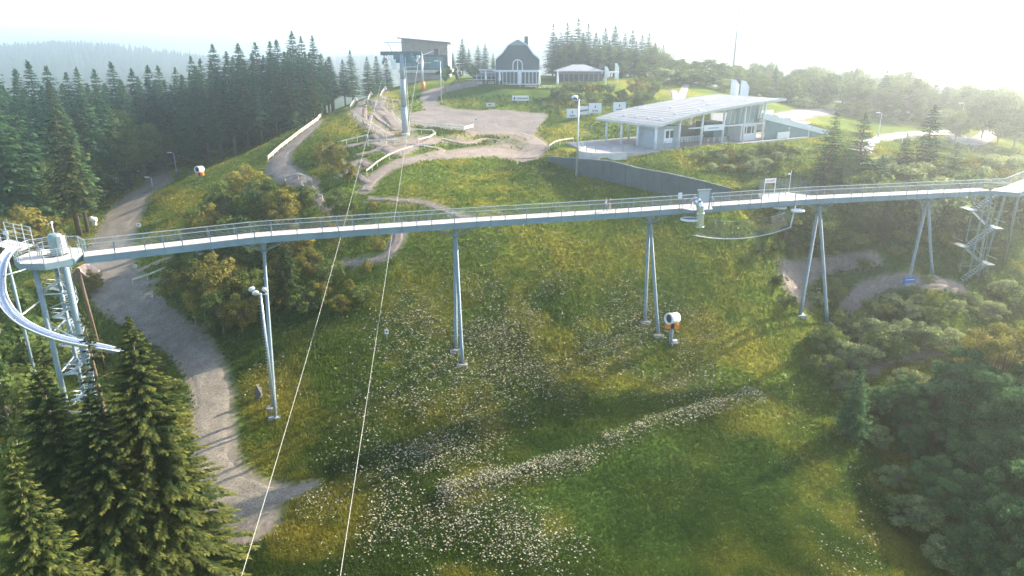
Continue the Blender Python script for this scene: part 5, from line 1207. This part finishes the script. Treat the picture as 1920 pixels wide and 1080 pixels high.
# --- mixed thicket in the middle left, behind and below the bridge
thk = [(430,335,112),(468,298,116),(500,330,110),(532,345,108),(600,262,128),(628,252,124),(655,300,118),(575,345,112),(400,375,108),(370,395,112),(450,400,103),(700,385,108),(640,352,108),(610,395,104),(560,415,100),(680,415,102),
       (340,492,97),(372,470,99),(405,468,95),(440,478,93),(470,500,92),(585,460,96),(620,485,94),(655,520,92),(690,505,95),(360,530,93),(395,520,91),(420,540,89),(600,520,91),(640,548,88),(675,540,90),(505,520,92),(575,535,90),(710,470,99),(455,545,88.5),(350,470,102),(520,480,97),(480,440,100),(410,430,103),(545,390,104)]
for i, (px, py, Y) in enumerate(thk):
    p = at(px, Y); h = max(2.2, hgt(p, px, py)); yel = (i % 5 in (1, 3, 4)) or px in (600, 628, 468, 655)
    pr = rr.choice(BTY if yel else (BT if h > 6 else SH)); nm = 'deciduous_tree' if h > 4.5 else 'shrub'
    plant(pr, p, h, nm, ('yellowish leafy tree in the thicket beside the bike trail' if yel else 'green leafy tree in the thicket beside the bike trail') if nm == 'deciduous_tree' else ('yellowish bush in the thicket beside the bike trail' if yel else 'green bush in the thicket beside the bike trail'), 'tree' if nm == 'deciduous_tree' else 'bush', 'thicket beside the bike trail', rr.uniform(1., 1.35))
p = at(545, 91); plant(FS_gold, p, hgt(p, 552, 445), 'spruce_tree', 'sunlit spruce in the thicket just right of the first bridge pier', 'tree', None, 1.5)
for px, py, Y in ((505,340,114),(540,455,97),(580,470,98),(690,440,106)):
    p = at(px, Y); plant(FS_low[0], p, max(3., hgt(p, px, py)), 'spruce_tree', 'young dark spruce among the thicket leaves', 'tree', 'young thicket spruces', 1.2)
# bushes at the left edge
for px, py, Y, y_ in ((60,378,122,1),(15,390,120,0),(40,402,118,1),(85,405,121,1),(20,590,78,0),(60,610,75,0),(5,640,72,0),(110,600,84,0),(40,520,92,0),(175,505,104,1),(165,520,102,1),(20,690,66,0),(190,640,86,0),(330,720,78,0),(300,690,82,0)):
    p = at(px, Y); h = max(1.5, hgt(p, px, py)); plant(rr.choice(SHY if y_ else SH), p, h, 'shrub', 'yellow green bush by the gravel road at the left edge' if y_ else 'green bush below the stair tower', 'bush', 'bushes along the gravel road', rr.uniform(1., 1.4))
# --- hilltop conifers behind the buildings and the hazy tree line on the right
for px, py, Y in ((1036,45,225),(1050,60,235),(1062,42,232),(1082,34,230),(1100,44,236),(1115,60,226),(1132,52,238),(1150,48,232),(1168,62,240),(1182,56,236),(1200,66,230),(1212,62,244),(1240,84,240),(1042,70,216),(1070,66,218),(1092,62,217),(1122,72,215),(1140,75,218),(1160,76,214),(1190,78,216),(1225,80,222),(1058,92,212),(1085,95,211),(868,72,236),(880,92,240),(897,84,238),(910,80,236),(925,100,244),(850,100,240)):
    p = at(px, Y); plant(rr.choice(FS), p, max(6., hgt(p, px, py)), 'spruce_tree', 'hazy spruce on the hilltop behind the buildings', 'tree', 'hilltop spruces', rr.uniform(1.1, 1.5))
for px, py, Y in ((1075,75,222),(1110,85,220),(1145,82,222),(1180,88,218),(1215,85,222),(1250,98,216),(1275,108,212),(1300,112,208),(1330,108,214),(1352,115,210),(1380,120,230),(1200,115,205),(1235,120,204),(1262,130,200),(1310,125,198),(1335,128,200),(1160,112,212)):
    p = at(px, Y); plant(rr.choice(BT), p, max(4., hgt(p, px, py)), 'deciduous_tree', 'pale hazy leafy tree on the hilltop right of the house', 'tree', 'hilltop leafy trees', rr.uniform(1.3, 1.7))
px = 1390.
while px < 2010:
    for row in range(4):
        Y = 214+row*24+rr.uniform(-8, 8); x_ = px+rr.uniform(-12, 12); py = float(np.interp(px, [1390,1480,1560,1700,1800,1990], [118,124,132,140,160,185]))+rr.uniform(-10, 14)
        p = at(x_, Y); h = max(7., hgt(p, x_, py)); con = rr.random() < .35
        plant(rr.choice(FS if con else BT), p, h, 'spruce_tree' if con else 'deciduous_tree', 'hazy spruce in the far tree line on the right' if con else 'hazy leafy tree in the far tree line on the right', 'tree', 'far right tree line', rr.uniform(1.2, 1.7))
    px += rr.uniform(26, 36)
for px, py, Y in ((1840,165,186),(1870,175,182),(1900,190,178),(1790,205,180),(1930,200,176),(1620,222,190),(1480,205,205),(1690,215,200),(1740,200,200)):
    p = at(px, Y); plant(rr.choice(BT), p, max(4., hgt(p, px, py)), 'deciduous_tree', 'large hazy leafy tree beside the far road on the right', 'tree', 'trees by the far road', 1.2)
px = 1240.
while px < 1990:
    for row in range(2):
        Y = float(np.interp(px, [1240,1400,1990], [196,204,202]))+row*9+rr.uniform(-3, 3); p = at(px+rr.uniform(-6, 6), Y); h = rr.uniform(3.2, 5.5)
        if Bare(p.x, p.y) < .1: plant(rr.choice(SH+SHP), p, h, 'shrub', 'hazy bush in the undergrowth before the far right tree line', 'bush', 'undergrowth of the far right tree line', rr.uniform(1.5, 2.1))
    px += rr.uniform(26, 34)
# --- shrubs on the bank below the house
for px, py, Y, h_ in ((1045,160,178,0),(1065,150,180,0),(1085,148,180,0),(1105,150,180,0),(1125,152,182,0),(1145,155,182,0),(1060,170,174,0),(1085,172,173,0),(1110,175,172,0),(1140,172,174,0),(1192,140,178,0),(1205,165,172,0),(1226,148,182,0),(1165,165,176,0)):
    p = at(px, Y); plant(rr.choice(SHY if px in (1192, 1105) else SH), p, max(2.5, hgt(p, px, py)), 'shrub', 'rounded green bush on the bank below the hilltop house', 'bush', 'bushes on the house bank', rr.uniform(1., 1.3))
# --- hedge of wild bushes in front of the start house
x_ = 1205.
while x_ < 1545:
    for k in range(3):
        Y = float(np.interp(x_, [1205,1300,1400,1545], [123,121,122,126]))+k*3.2-2; py = float(np.interp(x_, [1205,1270,1330,1400,1450,1545], [292,285,276,270,266,276]))+(2-k)*14+rr.uniform(-3, 8)
        q = x_+rr.uniform(-6, 6); p = at(q, Y); h = hgt(p, q, py)
        if h > 1.0: plant(rr.choice(SHP if rr.random() < .5 else (SHY if rr.random() < .4 else SH)), p, min(h, 5.5), 'shrub', 'wild bush in the hedge in front of the curved roof pavilion', 'bush', 'hedge before the pavilion', rr.uniform(1.1, 1.5))
    x_ += rr.uniform(15, 21)
# --- spruces and bright bushes right of the pavilion
for px, py, Y, lab, w_ in ((1552,207,121,'pointed spruce right of the pavilion ramp, left of the pair',1.5),(1603,213,120,'pointed spruce right of the pavilion ramp, right of the pair',1.6),(1728,197,126,'single tall hazy spruce above the right part of the bridge',1.6),(1575,262,116,'low spruce between the pair beside the pavilion ramp',1.7),(1530,290,115,'young spruce at the left foot of the spruce pair',1.7),(1640,290,116,'young spruce at the right foot of the spruce pair',1.6),(1775,268,122,'shorter bushy spruce right of the single tall one',1.8),(1690,250,128,'shorter spruce left of the single tall one',1.7)):
    p = at(px, Y); plant(rr.choice(FS_low), p, max(3., hgt(p, px, py)), 'spruce_tree', lab, 'tree', None, w_)
for px, py, Y, c_ in ((1650,285,122,1),(1670,300,118,1),(1700,296,120,1),(1760,300,120,0),(1800,290,126,1),(1830,285,128,1),(1860,282,130,1),(1885,288,128,1),(1910,285,130,1),(1820,305,120,1),(1870,310,122,1),(1740,320,114,1),(1680,322,114,0),(1620,320,113,0),(1790,325,114,0),(1890,318,118,0),(1500,318,116,0),(1455,325,113,0),(1420,335,112,0),(1390,345,110,0)):
    p = at(px, Y); plant(rr.choice((SHP if rr.random() < .6 else SHY) if c_ else SH), p, max(1.8, hgt(p, px, py)), 'shrub', 'sunlit pale yellow bush above the right part of the bridge' if c_ else 'green bush just behind the right part of the bridge', 'bush', 'bushes behind the bridge', rr.uniform(1.1, 1.5))
# --- wooded bank under the right part of the bridge
for px, py, Y in ((1470,385,107),(1500,378,109),(1530,385,107),(1560,392,109),(1600,378,110),(1640,372,111),(1680,380,111),(1720,378,112),(1760,385,113),(1800,395,115),(1850,380,117),(1890,385,118),(1920,395,117),(1490,430,105),(1540,440,106),(1590,425,108),(1640,430,109),(1690,440,109),(1740,450,110),(1830,450,113),(1880,455,113),(1440,440,103),(1455,475,101),(1560,520,98.5),(1620,505,105),(1680,490,106),(1720,500,106),(1425,480,99)):
    p = at(px, Y); h = min(9, max(2., hgt(p, px, py))); plant(rr.choice(BT if h > 4 else SH), p, h, 'deciduous_tree' if h > 4 else 'shrub', 'leafy tree on the shaded bank under the right bridge end' if h > 4 else 'leafy bush on the shaded bank under the right bridge end', 'tree' if h > 4 else 'bush', 'trees on the shaded bank', rr.uniform(1.15, 1.5))
p = at(1650, 108); plant(FS_gold, p, hgt(p, 1650, 372), 'spruce_tree', 'sunlit conifer standing right below the bridge between two piers', 'tree', None, 1.2)
# --- bushes of the gully
for px, py, Y, c_ in ((1460,525,96,0),(1475,550,93,0),(1530,545,97,0),(1590,575,92,0),(1615,590,90,1),(1545,610,87,0),(1570,630,85,0),(1545,660,82,0),(1580,690,80,0),(1640,560,95,0),(1670,548,97,1),(1700,560,94,0),(1720,552,96,1),(1745,570,92,0),(1660,600,89,1),(1690,595,90,0),(1725,600,89,1),(1760,600,90,0),(1790,560,95,1),(1820,545,98,0),(1640,625,86,0),(1675,625,87,0),(1790,620,88,0),(1600,640,84,0),(1740,545,99,0),(1850,560,96,0),(1880,520,102,0),(1900,540,98,0),(1610,720,77,0),(1660,710,79,0),(1700,690,81,0),(1730,700,80,0)):
    p = at(px, Y); plant(rr.choice(SHP if (c_ or rr.random() < .55) else SH), p, min(4.6, max(1.6, hgt(p, px, py))), 'shrub', 'pale sunlit bush in the gully beside the bends of the trail' if c_ else 'green bush in the gully beside the bends of the trail', 'bush', 'gully bushes', rr.uniform(1.1, 1.5))
# --- dark wood filling the lower right corner
for i, (px, py, Y) in enumerate(((1850,525,76),(1900,560,72),(1790,640,75),(1740,700,74),(1690,700,76),(1640,720,76),(1830,680,70),(1880,700,66),(1930,720,62),(1760,760,69),(1700,790,69),(1650,800,71),(1805,790,64),(1860,810,61),(1910,830,57),(1740,850,63),(1780,880,59),(1830,900,56),(1885,920,53),(1935,960,50),(1720,930,59),(1800,980,53),(1850,1010,50),(1910,1040,47),(1770,1010,54),(1615,770,74),(1675,870,65),(1960,640,66),(1990,800,55),(1695,760,72))):
    p = at(px, Y); h = hgt(p, px, py); small = h < 4.5
    if h < 1.2: continue
    gold = i in (0,)
    plant(BTE if gold else (rr.choice(SHP if rr.random() < .5 else SH) if small else rr.choice(BTD)), p, min(h, 15 if gold else 12.5), 'shrub' if small else 'deciduous_tree', 'tall tree with golden sunlit crown above the lower right wood' if gold else ('leafy bush edging the dark wood in the lower right corner' if small else 'dark leafy tree in the wood filling the lower right corner'), 'bush' if small else 'tree', None if gold else 'lower right wood', rr.uniform(.8, 1.05)*(1.35 if small else 1))
p = at(1592, 71.5); plant(FS_low[1], p, hgt(p, 1597, 690), 'spruce_tree', 'pointed conifer with pale shoots at the front of the lower right wood', 'tree', None, 1.3)
# small round trees by the terrace
ball = proto(broad(81, 5., 1.5, 16, 160, .42, .28, LEAF_D, 1), BARK)
for px, Y, py, lab in ((835,181,121,'clipped round tree nearest the lift station, left of three'),(858,184,126,'clipped slender round tree, middle of three by the yard'),(887,186,120,'clipped round tree beside the terrace, right of three')):
    p = at(px, Y); plant(ball, p, hgt(p, px, py), 'round_tree', lab, 'tree', None, .72 if px == 858 else 1.05)
# --- far wooded hills (reads as one mass each)
def far_wood(name, cx, cy, sx, sy, cnt, h0, lab, seed):
    r = np.random.RandomState(seed); x = cx+r.uniform(-1, 1, cnt)*sx; y = cy+r.uniform(-1.2, .5, cnt)*sy; z = far_h(x, y); hh = h0*r.uniform(.6, 1.25, cnt); ra = hh*r.uniform(.2, .3, cnt); V = []; n_ = 5
    for k in range(n_): V.append(np.stack([x+ra*np.cos(6.283*k/n_), y+ra*np.sin(6.283*k/n_), z+hh*.05], 1))
    V.append(np.stack([x, y, z+hh], 1)); V = np.stack(V, 1).reshape(-1, 3); b = np.arange(cnt)[:, None]*(n_+1)
    Ft = np.concatenate([np.concatenate([b+k, b+(k+1) % n_, b+n_], 1) for k in range(n_)])
    me = bpy.data.meshes.new(name); set_mesh(me, V, Ft); me.materials.append(mat('far_wood_green', (.030, .052, .030), .9, 0, .35, .05)); o = bpy.data.objects.new(name, me); COL.objects.link(o); tag(o, lab, 'forest', None, 'stuff')
far_wood('far_forest', -780, 1080, 620, 240, 9000, 19, 'far wooded hill fading blue behind the left wood', 1)
far_wood('far_forest', 600, 1480, 900, 300, 7000, 15, 'faint wooded ridge fading into the haze behind the hilltop', 2)
far_wood('far_forest', -330, 1480, 300, 200, 2500, 15, 'faint wooded ridge seen beside the lift station', 3)

# ------------------------------------------------------------------ meadow grass and flowers
def meadow():
    r = np.random.RandomState(9); n_ = 330000
    q = r.rand(n_); y0, y1 = 42., 178.; Y = 1/(1/y0-q*(1/y0-1/y1)); X = (r.rand(n_)*2-1)*Y*.86
    keep = (Bare(X, Y) < .25+.6*r.rand(n_)**4); a, b = loc_xy(X, Y); keep &= ~((a > -13) & (a < 42) & (b > -1.6) & (b < 20))
    X, Y = X[keep], Y[keep]; n_ = len(X); Z = H(X, Y); px, py = project(X, Y, Z)
    keep = (py < 1130) & (px > -60) & (px < 1990); X, Y, Z = X[keep], Y[keep], Z[keep]; n_ = len(X); px, py = px[keep], py[keep]
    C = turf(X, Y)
    mown = np.clip(1.25-np.hypot((px-1300)/380, (py-960)/150), 0, 1)
    hgt_ = (.14+.28*fbm(X, Y, 7, 2, 6.)*r.uniform(.6, 1.3, n_))*(1-.5*np.clip(mown*2, 0, 1))*(1+.004*(Y-60))
    V = []; Cc = []
    for k in range(3):
        a = r.rand(n_)*6.283; w = (.045+.05*r.rand(n_))*(1+.012*(Y-45)); ox = r.uniform(-.16, .16, (2, n_)); lean = r.uniform(.1, .75, n_)*hgt_; b = r.rand(n_)*6.283
        cxx, cyy = X+ox[0], Y+ox[1]
        V.append(np.stack([np.stack([cxx+np.cos(a)*w, cyy+np.sin(a)*w, Z-.03], 1), np.stack([cxx-np.cos(a)*w, cyy-np.sin(a)*w, Z-.03], 1), np.stack([cxx+np.cos(b)*lean, cyy+np.sin(b)*lean, Z+hgt_*r.uniform(.7, 1.2, n_)], 1)], 1))
        Cc.append(C*r.uniform(.8, 1.5, (n_, 1)))
    V = np.concatenate(V).reshape(-1, 3); Cc = np.repeat(np.concatenate(Cc), 3, 0)
    me = bpy.data.meshes.new('meadow_grass'); set_mesh(me, V, np.arange(len(V)).reshape(-1, 3))
    a = me.color_attributes.new('Col', 'FLOAT_COLOR', 'POINT'); a.data.foreach_set('color', np.hstack([Cc, np.ones((len(Cc), 1))]).astype(np.float32).ravel())
    me.materials.append(vcol_mat('grass_blades', .5, .5, .15)); o = bpy.data.objects.new('meadow_grass', me); COL.objects.link(o); tag(o, 'long green and golden meadow grass covering the slope', 'grass', None, 'stuff')
    # flowers
    n_ = 1500000; q = r.rand(n_); y0, y1 = 44., 125.; Y = 1/(1/y0-q*(1/y0-1/y1)); X = (r.rand(n_)*2-1)*Y*.86; Z = H(X, Y); px, py = project(X, Y, Z)
    bl = lambda cx, cy, rx, ry, p=1.: np.clip(1.25-np.hypot((px-cx)/rx, (py-cy)/ry), 0, 1)*p
    dS = poly_dist(X+1.2*(fbm(X, Y, 6, 2, 21.)-.5), Y+1.2*(fbm(X, Y, 5, 2, 25.)-.5), STRIP)
    pat = np.clip(fbm(X, Y, 4.5, 3, 12.)*2.4-.7, 0.06, 1)*(.55+.45*sstep(700, 600, py))
    D = np.maximum.reduce([bl(1000,620,300,110,1.4), bl(1180,640,170,90,1.7), bl(860,700,200,110,1.1), bl(800,790,150,130,1.1), bl(760,900,150,110,.6), bl(860,1010,170,90,1.), bl(1000,1050,110,60,.8), bl(680,1000,120,90,.5), bl(980,700,180,90,1.4), bl(1250,700,110,60,1.4),
        bl(520,720,70,40,.7), bl(620,960,90,60,.5), bl(780,590,110,60,.45), bl(900,460,200,50,.25), bl(760,440,60,40,.4), bl(1170,440,70,30,.3), bl(520,1000,120,60,.25), bl(1600,1000,80,120,.18), bl(1470,760,110,110,.12), bl(900,330,170,40,.22), bl(1330,690,60,60,.4)])*pat
    D = np.maximum(D, np.clip(1.25-dS/(.9+1.2*fbm(X, Y, 7, 2, 31.)), 0, 1)*np.clip(2.2*fbm(X, Y, 2.6, 2, 15.)-.25, .3, 1))
    D[(bl(1050,830,120,24) > .6) | (bl(1130,800,90,20) > .6)] *= .15
    keep = (r.rand(n_) < D*.40) & (py < 1100) & (Bare(X, Y) < .2); X, Y, Z = X[keep], Y[keep], Z[keep]; n_ = len(X)
    zz = Z+.28+.38*r.rand(n_); s = (.022+.085*r.rand(n_)**2.2)*(1+.006*(Y-55)); ti = r.uniform(-.4, .4, (2, n_)); V = [np.stack([X, Y, zz+s*.35], 1)]; m = 6
    for k in range(m):
        a = k*6.283/m+r.rand(n_)*.6; rs = s*r.uniform(.75, 1.25, n_); dxk, dyk = np.cos(a)*rs, np.sin(a)*rs; V.append(np.stack([X+dxk, Y+dyk, zz+dxk*ti[0]+dyk*ti[1]], 1))
    V.append(np.stack([X+.012, Y, zz], 1)); V.append(np.stack([X-.012, Y, zz], 1)); V.append(np.stack([X, Y, Z-.02], 1))
    nv = m+4; V = np.stack(V, 1).reshape(-1, 3); b = np.arange(n_)[:, None]*nv
    Ft = np.concatenate([np.concatenate([b, b+1+k, b+1+(k+1) % m], 1) for k in range(m)]+[np.concatenate([b+m+1, b+m+2, b+m+3], 1)])
    wcol = np.array([.52, .49, .36]); tc_ = r.rand(n_, 1); fc = np.where(tc_ < .12, np.array([.42, .33, .12]), wcol)*r.uniform(.75, 1.1, (n_, 1))
    Cc = np.repeat(fc[:, None], nv, 1); Cc[:, m+1:] = [.05, .08, .03]
    me = bpy.data.meshes.new('meadow_flowers'); set_mesh(me, V, Ft)
    a = me.color_attributes.new('Col', 'FLOAT_COLOR', 'POINT'); a.data.foreach_set('color', np.hstack([Cc.reshape(-1, 3), np.ones((n_*nv, 1))]).astype(np.float32).ravel())
    me.materials.append(vcol_mat('umbel_flowers', .4, .5, .1)); o = bpy.data.objects.new('meadow_flowers', me); COL.objects.link(o); tag(o, 'white umbel flowers in drifts and one long strip across the meadow', 'flowers', None, 'stuff')
    return n_
NFL = meadow()

# ------------------------------------------------------------------ haze: one even volume of air round the whole scene
hz = MB().box((0, 3000, -10), (14000, 13000, 260)).build('haze', mat('unused', (1, 1, 1)))
hm = bpy.data.materials.new('hazy_air'); hm.use_nodes = True; hn = hm.node_tree.nodes; hn.remove(hn['Principled BSDF'])
pv = hn.new('ShaderNodeVolumePrincipled'); pv.inputs['Color'].default_value = (.96, .99, 1.0, 1); pv.inputs['Density'].default_value = .00105; pv.inputs['Anisotropy'].default_value = .85
hm.node_tree.links.new(pv.outputs[0], hn['Material Output'].inputs['Volume'])
hz.data.materials.clear(); hz.data.materials.append(hm); tag(hz, 'bright morning haze in the air', 'haze', None, 'stuff')
# things that share a look are told apart by their order across the view
ONES = ',first,second,third,fourth,fifth,sixth,seventh,eighth,ninth,tenth,eleventh,twelfth,thirteenth,fourteenth,fifteenth,sixteenth,seventeenth,eighteenth,nineteenth'.split(',')
TENS = (('twentieth', 'twenty'), ('thirtieth', 'thirty'), ('fortieth', 'forty'), ('fiftieth', 'fifty'), ('sixtieth', 'sixty'))
ORD = [ONES[k] if k < 20 else (TENS[k//10-2][0] if k % 10 == 0 else TENS[k//10-2][1]+'-'+ONES[k % 10]) for k in range(1, 66)]
byl = {}
for o in bpy.data.objects:
    if o.parent is None and 'label' in o and 'group' in o: byl.setdefault((o['label'], o['group']), []).append(o)
for (lab, grp), lst in byl.items():
    if 1 < len(lst) <= len(ORD):
        lst.sort(key=lambda o: float(project(*o.location)[0]))
        for k, o in enumerate(lst):
            o['label'] = lab + (', leftmost' if k == 0 else (', rightmost' if k == len(lst)-1 else ', ' + ORD[k] + ' from the left'))
for o in list(bpy.data.objects):
    if '_o' in o: del o['_o']
print('TREES', TREEN[0], 'FLOWERS', NFL, 'HZ', float(GZ.min()), float(GZ.max()))
